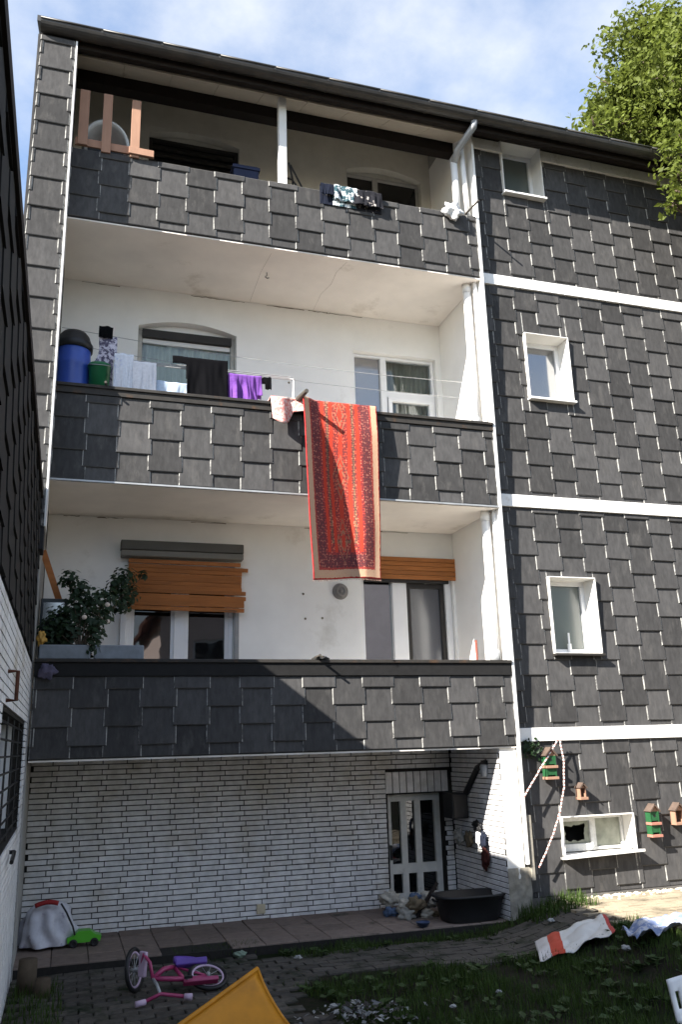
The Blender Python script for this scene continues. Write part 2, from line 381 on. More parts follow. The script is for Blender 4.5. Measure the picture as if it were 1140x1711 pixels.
# ------------------------------------------------------------------ the house
P1b, P1t, P2b, P2t, P3b, P3t = 1.61, 2.453, 4.126, 5.076, 6.918, 7.745
XL, XR, BK = -0.28, 4.385, 1.22
house = thing('apartment_house', (2, 0.6, 0), 'three-storey house clad in grey slates with stacked white balconies', 'house')
WIN = {'w1': (4.84, 5.41, 8.22, 8.98), 'w2': (4.94, 5.53, 5.49, 6.32), 'w3': (4.96, 5.55, 2.55, 3.39), 'w0': (4.86, 5.72, 0.53, 0.91)}
wall = holed(4.44, 8.0, -0.2, 9.04, 0.1, 0.5, [WIN[k] for k in WIN]).build('slate_wall', BACKING, house)
BANDS = [(8.795, 8.945), (6.91, 7.045), (4.165, 4.305), (1.655, 1.79)]
holes = [(w[0]-.0, w[1]+.0, w[2]-.0, w[3]+.0) for w in WIN.values()]
zz = [0.17, 1.655, 1.79, 4.165, 4.305, 6.91, 7.045, 8.795]
for a in range(0, 8, 2): slates(wall, 4.445, 7.55, zz[a], zz[a+1], 0.1, holes, px=4.56, pz=zz[a]-0.11)
box('wall_plinth', M('grey_render', (0.13, 0.12, 0.11), 0.9, 0.2, 9, 0.3), house, 4.445, 8.0, 0.086, 0.098, -0.15, 0.168)
for k, (z0, z1) in enumerate(BANDS):
    x = 4.45; nxt = [4.97, 4.96, 4.96, 4.97][k]
    while x < 7.9:
        for r in sub_rect((x, min(nxt, 7.9)-0.005, z0, z1), WIN['w1']):
            if r[1]-r[0] > .02: box('band_panel', BAND, house, r[0], r[1], 0.062, 0.098, r[2], r[3], bevel=0.004)
        x = nxt; nxt += 0.597
# block behind everything: side, back
MB().box(-0.62, -0.29, 0.0, 6.5, -0.2, 9.0).box(-0.29, 8.0, 6.2, 6.5, -0.2, 11).box(7.7, 8.0, 0.5, 6.2, -0.2, 9.0).obox((-0.455, 1.55, 9.3), (.164, 0, 0), (0, 1.5, .75), (0, 0, .42)).obox((4.414, .8, 9.1), (.023, 0, 0), (0, .78, .39), (0, 0, .2)).build('rear_wall', M('rear_render', (0.35, 0.34, 0.32), 0.9), house)
# end pier on the left
pier = box('slate_pier', BACKING, house, -0.62, -0.265, -0.285, -0.001, 3.4, 8.82)
slates(pier, -0.615, -0.27, 3.6, 8.80, -0.285, px=-0.60, pz=3.55)
box('pier_trim', WHITE, pier, -0.268, -0.252, -0.305, 0.0, 3.6, 8.80)
box('pier_trim', SLATE, pier, -0.64, -0.617, -0.30, 0.0, 3.6, 8.80)

# balconies: slab, parapet with slates, coping
def parapet(z0, z1, cop, trim, label, pz):
    p = box('balcony_parapet', BACKING, house, XL, XR-0.004, 0.0, 0.11, z0+0.004, z1-0.004); p['label'] = label
    top = z1-0.005
    if cop:
        box('coping', COPING, p, XL, XR-0.002, -0.045, 0.15, z1-0.012, z1+0.02, bevel=0.004)
        box('cap_shade_band', SLATE_D if cop == 2 else COPING, p, XL, XR-0.003, -0.028, -0.003, z1-(0.13 if cop == 2 else 0.075), z1-0.014); top = z1-(0.135 if cop == 2 else 0.08)  # dark band for coping and the shade beneath its overhang, put in by colour
    slates(p, XL+0.004, XR-0.006, z0+0.012, top, 0.0, px=XL+0.02, pz=pz)
    if trim: box('drip_edge', ZINC, p, XL, XR-0.006, -0.026, -0.004, z0-0.008, z0+0.008)
    return p
pp1 = parapet(P1b, P1t, 2, False, 'dark lowest slate parapet', P1b-0.05)
pp2 = parapet(P2b, P2t, 1, True, 'middle slate parapet with brown coping', P2b-0.02)
pp3 = parapet(P3b, P3t, 0, False, 'top slate parapet without coping', P3b-0.06)
for zb in (P1b, P2b, P3b):
    box('balcony_slab', CEIL, house, XL, 4.388, 0.112, BK, zb+0.006, zb+0.13)
    box('ceiling_plate', CEIL, house, XL+.002, 4.386, 0.004, BK-.002, zb-0.012, zb+0.003)
# right side walls of the loggias
box('side_wall', PLASTER, house, 4.39, 4.438, 0.01, BK+0.3, P1b, 9.3)
box('corner_trim', WHITE, house, 4.387, 4.412, -0.03, 0.008, 0.5, 8.9)
# back walls with openings
back_holes = [(0.56, 1.71, 1.74, 3.66), (3.20, 4.36, 1.74, 3.80), (0.57, 1.72, 4.26, 6.53), (3.19, 4.31, 4.26, 6.43), (0.61, 1.74, 7.05, 9.17), (3.18, 4.25, 7.05, 9.17)]
holed(XL, 4.389, P1b+0.13, P3b+0.006, BK, BK+0.25, back_holes).build('loggia_back_wall', PLASTER, house)
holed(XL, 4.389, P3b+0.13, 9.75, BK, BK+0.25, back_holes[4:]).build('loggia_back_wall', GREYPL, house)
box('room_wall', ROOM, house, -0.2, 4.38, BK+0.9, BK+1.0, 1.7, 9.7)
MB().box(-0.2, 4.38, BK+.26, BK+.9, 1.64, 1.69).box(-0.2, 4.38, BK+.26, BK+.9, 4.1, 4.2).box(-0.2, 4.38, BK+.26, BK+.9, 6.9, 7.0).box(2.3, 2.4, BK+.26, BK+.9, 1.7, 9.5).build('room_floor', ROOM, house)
def arch(x0, x1, zs, zp, y0, y1, m):        # plaster above a segmental arch
    mb = MB(); n = 14
    def za(t): return zs + (zp-zs)*(1-(2*t-1)**2)
    for i in range(n):
        t0, t1 = i/n, (i+1)/n; a, b = x0+(x1-x0)*t0, x0+(x1-x0)*t1
        mb.face(((a, y0, za(t0)), (b, y0, za(t1)), (b, y0, zp+.002), (a, y0, zp+.002))); mb.face(((a, y1, za(t0)), (b, y1, za(t1)), (b, y0, za(t1)), (a, y0, za(t0)))); mb.face(((a, y1-.08, zs-.01), (b, y1-.08, zs-.01), (b, y1-.08, za(t1)), (a, y1-.08, za(t0))))
    return mb.build('arch_lintel', m, house)
arch(0.57, 1.72, 6.43, 6.53, BK+.002, BK+.2, PLASTER)
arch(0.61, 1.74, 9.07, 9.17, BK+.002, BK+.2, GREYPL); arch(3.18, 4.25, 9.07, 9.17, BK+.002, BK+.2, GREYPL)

def frame_box(name, m, parent, x0, x1, z0, z1, y0, y1, w, wb=None):   # four sides of a frame
    wb = w if wb is None else wb; mb = MB()
    mb.box(x0, x1, y0, y1, z1-w, z1).box(x0, x1, y0, y1, z0, z0+wb).box(x0, x0+w, y0, y1, z0+wb, z1-w).box(x1-w, x1, y0, y1, z0+wb, z1-w)
    return mb.build(name, m, parent, bevel=0.003)
def win_part(label=None, x=0, y=0, z=0, name='window'):
    o = link(name, None, (x, y, z), house); o.empty_display_size = 0.1
    if label: o['label'] = label
    return o
# right-hand windows: casing proud of the slates, deep reveal, sash set back
for k, gm in (('w1', G_FROST), ('w2', G_SKY), ('w3', G_FROST)):
    x0, x1, z0, z1 = WIN[k]; w = win_part(None, (x0+x1)/2, 0.2, z0)
    frame_box('casing', CASING, w, x0, x1, z0, z1, 0.045, 0.34, 0.011)
    frame_box('sash', PVC, w, x0+.011, x1-.011, z0+.012, z1-.011, 0.27, 0.33, 0.05, 0.06)
    box('pane', gm, w, x0+.067, x1-.067, 0.295, 0.305, z0+.078, z1-.066)
    box('sill', WHITE if k != 'w3' else COPING, w, x0-.012, x1+.012, 0.012, 0.27, z0-.022, z0+.004, bevel=0.003)
    if k == 'w3': MB().tube(((5.27, .25, 2.585), (5.27, .25, 2.68)), .022, 10).tube(((5.27, .25, 2.68), (5.27, .25, 2.80)), .011, 10).build('handle', PVC, w)
# cellar window with a broken pane
x0, x1, z0, z1 = WIN['w0']; w = win_part('cellar window with a broken left pane', (x0+x1)/2, 0.2, z0)
frame_box('casing', CASING, w, x0, x1, z0, z1, 0.05, 0.34, 0.012)
frame_box('sash', M('dirty_sash', (0.55, 0.55, 0.53), 0.6, 0.2, 20), w, x0+.02, 5.33, z0+.024, z1-.02, 0.22, 0.27, 0.045, 0.07)
frame_box('sash', M('dirty_sash', (0.5, 0.5, 0.5)), w, 5.335, x1-.02, z0+.024, z1-.02, 0.24, 0.29, 0.03)
G_DIRT = M('dirty_glass', (0.20, 0.21, 0.17), 0.35, 0.45, 9, 0, 0.5)
box('pane', G_DIRT, w, 5.37, x1-.05, 0.26, 0.266, z0+.055, z1-.05)
mb = MB(); ring = [(x0+.065, z0+.094), (5.285, z0+.094), (5.285, z1-.065), (x0+.065, z1-.065)]
hole = [(x0+.10, z0+.13), (x0+.16, z0+.10), (5.25, z0+.11), (5.27, z0+.18), (5.20, z1-.09), (x0+.2, z1-.075), (x0+.17, z1-.14), (x0+.12, z1-.17)]
cx, cz = (x0+5.285+.065)/2, (z0+z1)/2
def rim(a):
    dx, dz = math.cos(a), math.sin(a); t = min(((5.285-cx) if dx > 0 else (x0+.065-cx))/dx if abs(dx) > 1e-6 else 9, ((z1-.065-cz) if dz > 0 else (z0+.094-cz))/dz if abs(dz) > 1e-6 else 9); return (cx+dx*t, cz+dz*t)
N = 40; rr = [0.5+0.32*noise.noise(Vector((math.cos(6.283*i/N)*1.7, math.sin(6.283*i/N)*1.7, 3.3)))+U(-.07, .07) for i in range(N)]
for i in range(N):
    a, b = 6.2832*i/N, 6.2832*(i+1)/N; p, q = rim(a), rim(b); f0, f1 = 0.30+rr[i]*.75, 0.30+rr[(i+1) % N]*.75
    f0, f1 = min(f0, .97), min(f1, .97)
    pi = (cx+(p[0]-cx)*f0, cz+(p[1]-cz)*f0); qi = (cx+(q[0]-cx)*f1, cz+(q[1]-cz)*f1)
    mb.face(((p[0], .245, p[1]), (q[0], .245, q[1]), (qi[0], .245, qi[1]), (pi[0], .245, pi[1])))
mb.build('broken_pane', G_DIRT, w)
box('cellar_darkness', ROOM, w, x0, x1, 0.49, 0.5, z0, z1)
MB().obox(((x0+x1)/2, 0.06, z0+.0), ((x1-x0)/2+.03, 0, .012), (0, .09, -.01), (0, 0, .012)).build('sill', CASING, w)

# loggia 2: curtained balcony door on the left
w = win_part('curtained balcony window under a segmental arch', 1.14, BK+.1, 4.26)
frame_box('frame', M('grey_frame', (0.42, 0.41, 0.38), 0.5), w, 0.575, 1.715, 4.26, 6.43, BK+.10, BK+.16, 0.05)
box('blind_box', DARKFR, w, 0.62, 1.67, BK+.06, BK+.15, 6.33, 6.425)
box('frame_rail', WHITE, w, 0.63, 1.66, BK+.11, BK+.15, 6.27, 6.325)
for a, b in ((0.63, 1.66),): box('pane', G_SEE, w, a, b, BK+.125, BK+.13, 4.32, 6.27)
mb = MB().grid(lambda u, v: (0.62+1.06*u, BK+.175+.018*math.sin(u*75)+.012*math.sin(u*31+1), 4.3+2.0*v), 160, 4); mb.build('curtain', CURT, w, smooth=True)
# loggia 2: door and window on the right
w = win_part('white balcony door with a side window and lace curtain', 3.75, BK+.1, 4.26)
frame_box('frame', PVC, w, 3.195, 4.305, 4.26, 6.425, BK+.07, BK+.15, 0.035)
box('mullion', PVC, w, 3.575, 3.65, BK+.065, BK+.15, 4.30, 6.39); box('transom', PVC, w, 3.65, 4.27, BK+.068, BK+.15, 5.87, 5.96)
frame_box('sash', PVC, w, 3.66, 4.265, 5.0, 5.865, BK+.045, BK+.13, 0.05)
box('pane', G_SKY, w, 3.23, 3.575, BK+.11, BK+.115, 4.3, 6.39); box('pane', G_SEE, w, 3.65, 4.27, BK+.115, BK+.12, 5.96, 6.39); box('pane', G_SEE, w, 3.71, 4.215, BK+.09, BK+.095, 5.05, 5.815)
MB().grid(lambda u, v: (3.64+.64*u, BK+.2+.014*math.sin(u*60), 4.9+1.52*v), 90, 3).build('curtain', M('dark_lace', (0.26, 0.27, 0.23), 0.9, 0.3, 40, trans=0.3, stretch=(1, 1, .15)), w, smooth=True)
# loggia 3 windows
w = win_part('dark attic window behind the wooden slats', 1.17, BK+.1, 7.05)
frame_box('frame', DARKFR, w, 0.612, 1.738, 7.05, 9.07, BK+.08, BK+.15, 0.045); box('pane', G_DARK, w, 0.657, 1.693, BK+.11, BK+.115, 7.1, 9.02)
for z in (8.72, 8.82, 8.92): box('blind_slat', DARKFR, w, 0.66, 1.69, BK+.085, BK+.1, z, z+.03)
w = win_part('dark attic window near the downpipe', 3.7, BK+.1, 7.05)
frame_box('frame', M('grey_frame', (0.42, 0.41, 0.38)), w, 3.185, 4.245, 7.05, 9.07, BK+.08, BK+.15, 0.035); box('mullion', M('grey_frame', (0, 0, 0)), w, 3.58, 3.65, BK+.075, BK+.15, 7.1, 9.03)
box('pane', G_DARK, w, 3.22, 3.58, BK+.11, BK+.115, 7.1, 9.03); box('pane', G_DARK, w, 3.65, 4.21, BK+.11, BK+.115, 7.1, 9.03)
# loggia 1 left: window under a broken wooden roller shutter
w = win_part('white window under a sagging orange roller shutter', 1.14, BK+.1, 1.75)
frame_box('frame', PVC, w, 0.565, 1.705, 1.75, 3.655, BK+.06, BK+.14, 0.05)
box('mullion', PVC, w, 1.07, 1.19, BK+.05, BK+.14, 1.8, 3.6)
for a, b in ((0.615, 1.07), (1.19, 1.655)):
    frame_box('sash', PVC, w, a, b, 1.8, 3.6, BK+.075, BK+.13, 0.035); box('pane', G_DARK, w, a+.035, b-.035, BK+.1, BK+.105, 1.84, 3.56)
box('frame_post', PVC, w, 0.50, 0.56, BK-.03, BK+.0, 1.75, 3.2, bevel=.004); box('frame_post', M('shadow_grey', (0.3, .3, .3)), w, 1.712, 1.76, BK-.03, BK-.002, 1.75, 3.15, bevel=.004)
sh = win_part('orange wooden roller shutter with broken slats', 1.2, BK-.1, 3.1, 'roller_shutter')
z = 3.645; i = 0
while z > 3.13:
    h = 0.046; a = 0.56+U(-.006, .006); b = 1.775+U(-.008, .012)
    if i == 1: b = 1.85
    if i in (7, 8): b = 1.82
    if i > 8: b = 1.80
    t = -0.012+U(-.004, .004)
    MB().obox(((a+b)/2, BK-.07-.004*i, z-h/2+t*(a+b)/2+0.012), ((b-a)/2, 0, t*(b-a)/2), (0, .007, 0), (0, -.004, h/2-.002)).build('slat', WOODO, sh, bevel=.003)
    z -= h; i += 1
MB().obox((1.55, BK-.115, 3.115), (.17, 0, -.012), (0, .006, 0), (0, 0, .012)).build('slat', WOODB, sh)
bx = win_part('grey metal shutter box with a pale rim', 1.13, BK-.08, 3.68, 'shutter_box')
box('housing', M('shutter_metal', (0.10, 0.095, 0.08), 0.5, 0.15, 4), bx, 0.47, 1.79, BK-.14, BK-.002, 3.735, 3.84, bevel=.01)
box('rim', M('shutter_rim', (0.18, 0.17, 0.145), 0.5, 0.1, 4), bx, 0.475, 1.785, BK-.15, BK-.003, 3.665, 3.728, bevel=.006)
# loggia 1 right: balcony door
w = win_part('balcony door with mirrored left pane and dark right leaf', 3.78, BK+.1, 1.75)
frame_box('frame', PVC, w, 3.205, 4.355, 1.75, 3.795, BK+.05, BK+.14, 0.04)
box('mullion', PVC, w, 3.60, 3.775, BK+.04, BK+.14, 1.8, 3.75); box('frame_post', PVC, w, 4.27, 4.315, BK+.03, BK+.14, 1.8, 3.75)
box('pane', G_MIRR, w, 3.245, 3.60, BK+.1, BK+.105, 1.8, 3.5)
frame_box('door_leaf', DARKFR, w, 3.775, 4.268, 1.8, 3.5, BK+.06, BK+.12, 0.055); box('pane', glass('glass_grey', (0.07, 0.072, 0.085), 0.03, 0.15), w, 3.83, 4.213, BK+.09, BK+.095, 1.86, 3.445)
mb = MB(); box('blind_housing', DARKFR, w, 3.245, 4.31, BK+.0, BK+.04, 3.50, 3.56)
for z in (3.535, 3.588, 3.641, 3.694, 3.747): box('slat', WOODO, w, 3.22, 4.41, BK-.035-.008*rnd(), BK-.012, z, z+.05, bevel=.006)
# round wall vent, stain hook, ceiling hook
v = win_part('round grey wall vent', 2.93, BK, 3.3, 'wall_vent')
MB().lathe((2.94, BK-.001, 3.37), [(0.0, .045), (.02, .045), (.022, .03), (.04, .03), (.042, .04), (.06, .04), (.062, .025), (.085, .03), (.095, .0)], 28, ax=(0, -1, 0)).build('louvre', M('vent_grey', (0.22, .21, .2), 0.6, 0.2), v, smooth=True)

# attic: soffit, beam, post, roof, gutter, downpipe
RS = 0.50
def rz(y): return 8.925 + RS*y
MB().face(((-0.28, 0.0, rz(0)), (4.39, 0.0, rz(0)), (4.39, 1.3, rz(1.3)), (-0.28, 1.3, rz(1.3)))).build('attic_ceiling', CREAM, house)
for i in range(9):
    x0 = -0.28+4.67*i/9; MB().obox((x0+.26, .225, rz(.225)-.012), (.256, 0, 0), (0, .22, .22*RS), (0, 0, .008)).build('soffit_board', CREAM, house)
box('beam', DARKWOOD, house, -0.28, 4.389, 0.46, 0.60, 8.99, rz(.46)-.004)
box('fascia', DARKWOOD, house, -0.62, 7.95, -0.225, -0.19, 8.79, 8.95)
for i in range(14):
    x0 = -.62+.612*i; MB().obox((x0+.306, -.10, 8.885), (.302, 0, 0), (0, .095, .045), (0, 0, .012)).build('eave_board', DARKWOOD, house, bevel=.003)
box('fascia', DARKWOOD, house, XL, 7.95, -.004, .055, 8.955, 9.06)
box('post', WHITE, house, 1.97, 2.06, 0.012, 0.10, P3t-0.2, 8.91, bevel=.006)
roof = win_part(None, 3.6, 2, 9.0, 'roof')
mb = MB()
for y0, y1, z0, z1 in ((-0.14, 6.6, rz(-.14)+.14, rz(3.2)+.14),):
    a = [(-.66, -.33, rz(-.14)+.08), (8.05, -.33, rz(-.14)+.08), (8.05, 3.2, rz(3.2)+.13), (-.66, 3.2, rz(3.2)+.13), (-.66, 6.6, rz(-.2)+.13), (8.05, 6.6, rz(-.2)+.13)]
    d = Vector((0, 0, .07))
    mb.face((a[0], a[1], a[2], a[3])); mb.face((a[3], a[2], a[5], a[4])); b = [Vector(p)+d for p in a]
    mb.face((b[0], b[1], b[2], b[3])); mb.face((b[3], b[2], b[5], b[4])); mb.face((a[0], a[1], b[1], b[0])); mb.face((a[0], a[3], b[3], b[0])); mb.face((a[1], a[2], b[2], b[1]))
mb.build('roof_deck', ROOF, roof)
for s in range(14):                          # half-round gutter in soldered lengths
    x0 = -0.62+0.615*s; x1 = x0+0.615; mb = MB(); n = 10
    def arc(x, r): return [Vector((x, -0.315-r*math.cos(math.pi*i/n), 8.915-r*math.sin(math.pi*i/n)+U(-.0, .0))) for i in range(n+1)]
    A, B, A2, B2 = arc(x0, .085), arc(x1, .085), arc(x0, .079), arc(x1, .079)
    for i in range(n): mb.face((A[i], B[i], B[i+1], A[i+1])); mb.face((A2[i+1], B2[i+1], B2[i], A2[i]))
    mb.face((A[0], A2[0], B2[0], B[0])); mb.face((A[n], B[n], B2[n], A2[n]))
    mb.tube(((x0, -.402, 8.918), (x1, -.402, 8.918)), .011, 6)
    for i in range(n): 
        A3 = arc(x1-.02, .091); B3 = arc(x1+.0, .091); mb.face((A3[i], B3[i], B3[i+1], A3[i+1]))
    mb.build('gutter', GUTTER, roof, smooth=True)
dp = win_part('white downpipe from the gutter', 4.2, 0, 7.9, 'downpipe')
MB().tube(((4.30, -.31, 8.85), (4.29, -.30, 8.77), (4.19, -.04, 8.62), (4.175, .05, 8.50)), .042, 12).build('offset_bend', ZINC, dp, smooth=True)
MB().tube(((4.175, .06, 8.54), (4.18, .06, 7.76)), .042, 12).tube(((4.29, .06, 8.80), (4.315, .06, 7.76)), .032, 12).build('pipe', WHITE, dp, smooth=True)
for (px, z0, z1) in ((4.285, P2t-.3, P3b), (4.31, P1t-.3, P2b)):
    d2 = win_part(None, px, .1, z0, 'downpipe')
    MB().tube(((px, .17, z0), (px, .17, z1)), .048, 14).build('pipe', WHITE, d2, smooth=True); MB().tube(((px+.068, .09, z0), (px+.068, .09, z1)), .026, 10).build('pipe', WHITE, d2, smooth=True)
    MB().tube(((px, .17, z0+.3), (px, .17, z0+.44)), .056, 14).build('collar', ZINC, d2, smooth=True); MB().tube(((px, .17, z1-.12), (px, .17, z1-.04)), .055, 14).build('collar', WHITE, d2, smooth=True)
# basement storey: brick back wall, recessed door, side wall, white post
bw = holed(-0.3, 4.44, -0.2, P1b+.005, BK, BK+.3, [(3.42, 4.09, -0.2, 1.13)]).build('brick_wall', MORTAR, house)
bricks(bw, -0.29, 4.18, -0.01, P1b-.01, BK, [(3.40, 4.19, -.1, 1.375)])
bricks(bw, 4.09, 4.18, -0.01, 1.13, BK)
for i in range(9): brick(bw, (3.44+.0835*i, BK, 1.145), 0.075, 0.222)
sw = box('brick_side_wall', MORTAR, house, 4.20, 4.437, 0.03, BK-.002, -0.2, P1b-.002)
bricks(sw, 0.035, BK-.012, -0.01, P1b-.01, 4.20, face='-x')
mb = MB().grid(lambda u, v: (4.195+.19*u, 0.022+.012*noise.noise(Vector((u*2, v*9, 5)))*(1-v), -.1+1.70*v), 6, 40, mask=lambda u, v: v > .33 or v > .30+.1*noise.noise(Vector((u*4, v*6, 0))))
mb.build('white_post', M('flaking_white', (0.80, 0.78, 0.74), 0.8, 0.06, 9, 0.3, 0.2, c2=(0.42, 0.38, 0.3), thr=(0.62, 0.76), scale2=5), house, smooth=True)
MB().grid(lambda u, v: (4.19+.25*u, 0.015+.02*noise.noise(Vector((u*5, v*7, 9))), -.15+.62*v), 12, 24).build('post_foot', M('bare_render', (0.26, 0.24, 0.20), 0.95, 0.3, 18, 0.6), house, smooth=True)
MB().box(4.44, 4.475, -0.01, .085, .35, .95).build('render_patch', M('bare_render', (0, 0, 0)), house)
dr = win_part('low cellar door with three tall and three small panes', 3.75, BK+.15, 0, 'cellar_door')
DOORP = M('door_paint', (0.68, 0.67, 0.62), 0.6, 0.12, 12, c2=(0.26, .24, .2), thr=(.58, .75), scale2=5)
box('frame_head', DOORP, dr, 3.425, 4.085, BK+.12, BK+.2, 1.05, 1.12); box('frame_post', DOORP, dr, 3.425, 3.50, BK+.12, BK+.2, -.1, 1.05); box('frame_post', DOORP, dr, 4.02, 4.085, BK+.12, BK+.2, -.1, 1.05)
box('rail', DOORP, dr, 3.50, 4.02, BK+.13, BK+.19, .30, .40); box('rail', DOORP, dr, 3.50, 4.02, BK+.13, BK+.19, -.1, .10)
for x in (3.615, 3.785): box('bar', DOORP, dr, x, x+.07, BK+.13, BK+.19, .40, 1.05); box('bar', DOORP, dr, x, x+.07, BK+.13, BK+.19, .10, .30)
for a, b in ((3.50, 3.615), (3.685, 3.785), (3.855, 4.02)):
    box('pane', G_DARK, dr, a, b, BK+.165, BK+.17, .40, 1.05); box('pane', G_DARK, dr, a, b, BK+.165, BK+.17, .10, .30)
box('handle', BLACK, dr, 3.47, 3.485, BK+.08, BK+.12, .45, .6)
lp = win_part('small dark wall lamp under the balcony', 4.17, .3, 1.3, 'wall_lamp'); MB().lathe((4.15, .3, 1.32), [(0, 0), (.035, 0), (.042, .1), (.03, .12), (0, .12)], 14).build('lamp_glass', M('lamp_grey', (.3, .32, .34), .3), lp, smooth=True); box('bracket', BLACK, lp, 4.13, 4.19, .28, .32, 1.44, 1.48)
MB().box(1.955, 2.045, BK-.03, BK-.012, .05, .14).build('socket_box', M('socket', (0.55, .48, .34), .5), house, bevel=.006)

# ------------------------------------------------------------------ the low wing on the left
WX, WT, WB = -0.30, 3.97, 2.45
wing = thing('side_wing', (-2.5, -4, 0), 'dark low wing with white brick below and slates above at the left edge', 'building')
WW = (-3.3, -0.45, 1.12, 1.90)
mb = MB(); rs = sub_rect((-9.0, -0.004, -0.2, WT), WW)
for r in rs: mb.box(-0.6, WX-.012, r[0], r[1], r[2], r[3])
mb.box(-5.0, -0.61, -9.0, -8.7, -.2, WT).box(-5.0, -4.7, -8.7, -.2, -.2, WT)
mb.build('wall', MORTAR, wing)
box('roof', ROOF, wing, -5.0, WX+.006, -9.0, -0.31, WT-.05, WT+.0)
box('eave_trim', DARKWOOD, wing, WX-.01, WX+.012, -9.0, -0.31, WT-.12, WT-.052)
mb = MB()
for j in range(int((WB+.1)/BH)):
    y = -8.9-(.083*(j % 3))
    while y < -.03:
        r = (max(y+.004, -8.9), min(y+BL-.006, -.006), -.1+j*BH+.0045, -.1+j*BH+BH-.0045); y += BL
        for q in sub_rect(r, WW):
            if q[1]-q[0] > .02 and q[3]-q[2] > .02: mb.box(WX-.02, WX-.001+U(-.001, .001), q[0], q[1], q[2], q[3])
mb.build('brick_facing', BRICK, wing, kind='stuff')
mb = MB()
for i in range(30):
    for j in range(6):
        y = -9.0+.302*i; z = WB+.01+.324*j-.16*(i % 2)
        z0, z1 = max(z, WB), min(z+.33, WT-.125)
        if z1-z0 < .03: continue
        t = (z0-z)/.33; xx = WX+.008-.01*t
        mb.face(((xx, y-.01, z0), (xx, min(y+.31, -.006), z0), (WX-.004, min(y+.31, -.006), z1), (WX-.004, y-.01, z1))); mb.face(((WX-.01, y-.01, z0), (WX-.01, min(y+.31, -.006), z0), (xx, min(y+.31, -.006), z0), (xx, y-.01, z0)))
        mb.face(((WX-.01, y-.01, z0), (xx, y-.01, z0), (WX-.004, y-.01, z1), (WX-.012, y-.01, z1)))
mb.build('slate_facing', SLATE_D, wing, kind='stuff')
ww = link('barred_window', None, (WX, -1.8, 1.1), wing)
mb = MB()
mb.box(WX-.2, WX-.16, WW[0], WW[1], WW[2], WW[3]); mb.build('pane', G_SKY, ww)
for a, b in ((WW[0], WW[0]+.06), (WW[1]-.06, WW[1]), (-1.9, -1.82)): MB().box(WX-.16, WX-.1, a, b, WW[2], WW[3]).build('frame_post', PVC, ww)
for k in range(8): z = WW[2]+.05+.098*k; MB().tube(((WX-.03, WW[0], z), (WX-.03, WW[1], z)), .007, 6).build('bar', BLACK, ww)
for y in (-3.0, -2.3, -1.6, -.9): MB().tube(((WX-.03, y, WW[2]), (WX-.03, y, WW[3])), .007, 6).build('bar', BLACK, ww)
RUST = M('rust', (0.09, 0.035, 0.02), 0.9, 0.3, 20)
MB().tube(((WX, -3.1, 1.95), (WX+.05, -3.1, 1.95), (WX+.05, -3.1, 2.1), (WX, -3.1, 2.1)), .012, 6).build('rusty_bracket', RUST, wing)
MB().tube(((WX-.01, -1.6, 1.05), (WX+.03, -1.6, 1.05), (WX+.03, -1.9, 1.02)), .014, 6).build('bracket', BLACK, wing)

# ------------------------------------------------------------------ trees
def leaf(mb, p, n, s, mi=0):
    t = Vector((U(-1, 1), U(-1, 1), U(-1, 1))); n = n.normalized(); t = (t - n*t.dot(n))
    if t.length < 1e-3: return
    t.normalize(); b = n.cross(t)
    mb.face((p - t*s*.5, p + b*s*.32 + n*s*.06, p + t*s*.55, p - b*s*.32 + n*s*.06), mi)
def tree(name, base, clumps, nleaf, ls, label, group=None, cat='tree', lm=None, trunk_r=.22, fork=4.0, keep=None):
    t = thing(name, base, label, cat, group); base = Vector(base); mb = MB(); top = base + Vector((U(-.2, .2), U(-.2, .2), fork))
    mb.tube((base-Vector((0, 0, .1)), base+Vector((.05, .03, fork*.5)), top), [trunk_r, trunk_r*.85, trunk_r*.7], 10); mb.build('trunk', BARK, t, smooth=True)
    mb = MB()
    for c, r in clumps:
        c = Vector(c); mid = top.lerp(c, .5) + Vector((U(-.3, .3), U(-.3, .3), U(.0, .5)))
        if keep and c.y > -.35 and c.x < 8.3:      # reached over the roof, from the upper crown
            st0 = Vector((8.7, .5, 10.6)); mid = st0.lerp(c, .5) + Vector((0, 0, .25)); mb.tube((st0, mid, c), [.05, .035, .015], 6)
        else: mb.tube((top-Vector((0, 0, .3)), mid, c), [trunk_r*.4, trunk_r*.22, .02], 6)
        for k in range(3):
            e = c + Vector((U(-1, 1), U(-1, 1), U(-.6, 1)))*r*.8; mb.tube((mid.lerp(c, .6), c.lerp(e, .5), e), [.03, .02, .006], 5)
    mb.build('branches', BARK, t, smooth=True, kind='stuff')
    mb = MB(); tot = sum(r*r for _, r in clumps)
    for c, r in clumps:
        c = Vector(c)
        for k in range(int(nleaf*r*r/tot/5)):
            d = Vector((random.gauss(0, 1), random.gauss(0, 1), random.gauss(0, 1))).normalized()
            q = c + Vector((d.x, d.y, d.z*.85))*r*(rnd()**.42)*(1+.35*noise.noise(d*2.3+c))
            for m in range(5):
                p = q + Vector((U(-1, 1), U(-1, 1), U(-1, .6)))*ls*1.3
                if keep and not keep(p): continue
                leaf(mb, p, d*.5+Vector((U(-1, 1), U(-1, 1), U(-.2, 1.2))), ls*U(.6, 1.25))
    mb.build('crown', lm or LEAFT, t, kind='stuff')
    return t
random.seed(21)
cl = []
for k in range(78):
    d = Vector((random.gauss(0, 1), random.gauss(0, 1), random.gauss(0, 1))).normalized()
    p = Vector((8.75, .5, 10.0)) + Vector((d.x*1.95, d.y*1.8, d.z*2.1))*(rnd()**.35)
    if p.x < 8.4 and p.y > -.5 and p.z < 9.9+.5*max(p.y, 0): p.z += 1.5
    cl.append((p, U(.32, .66)))
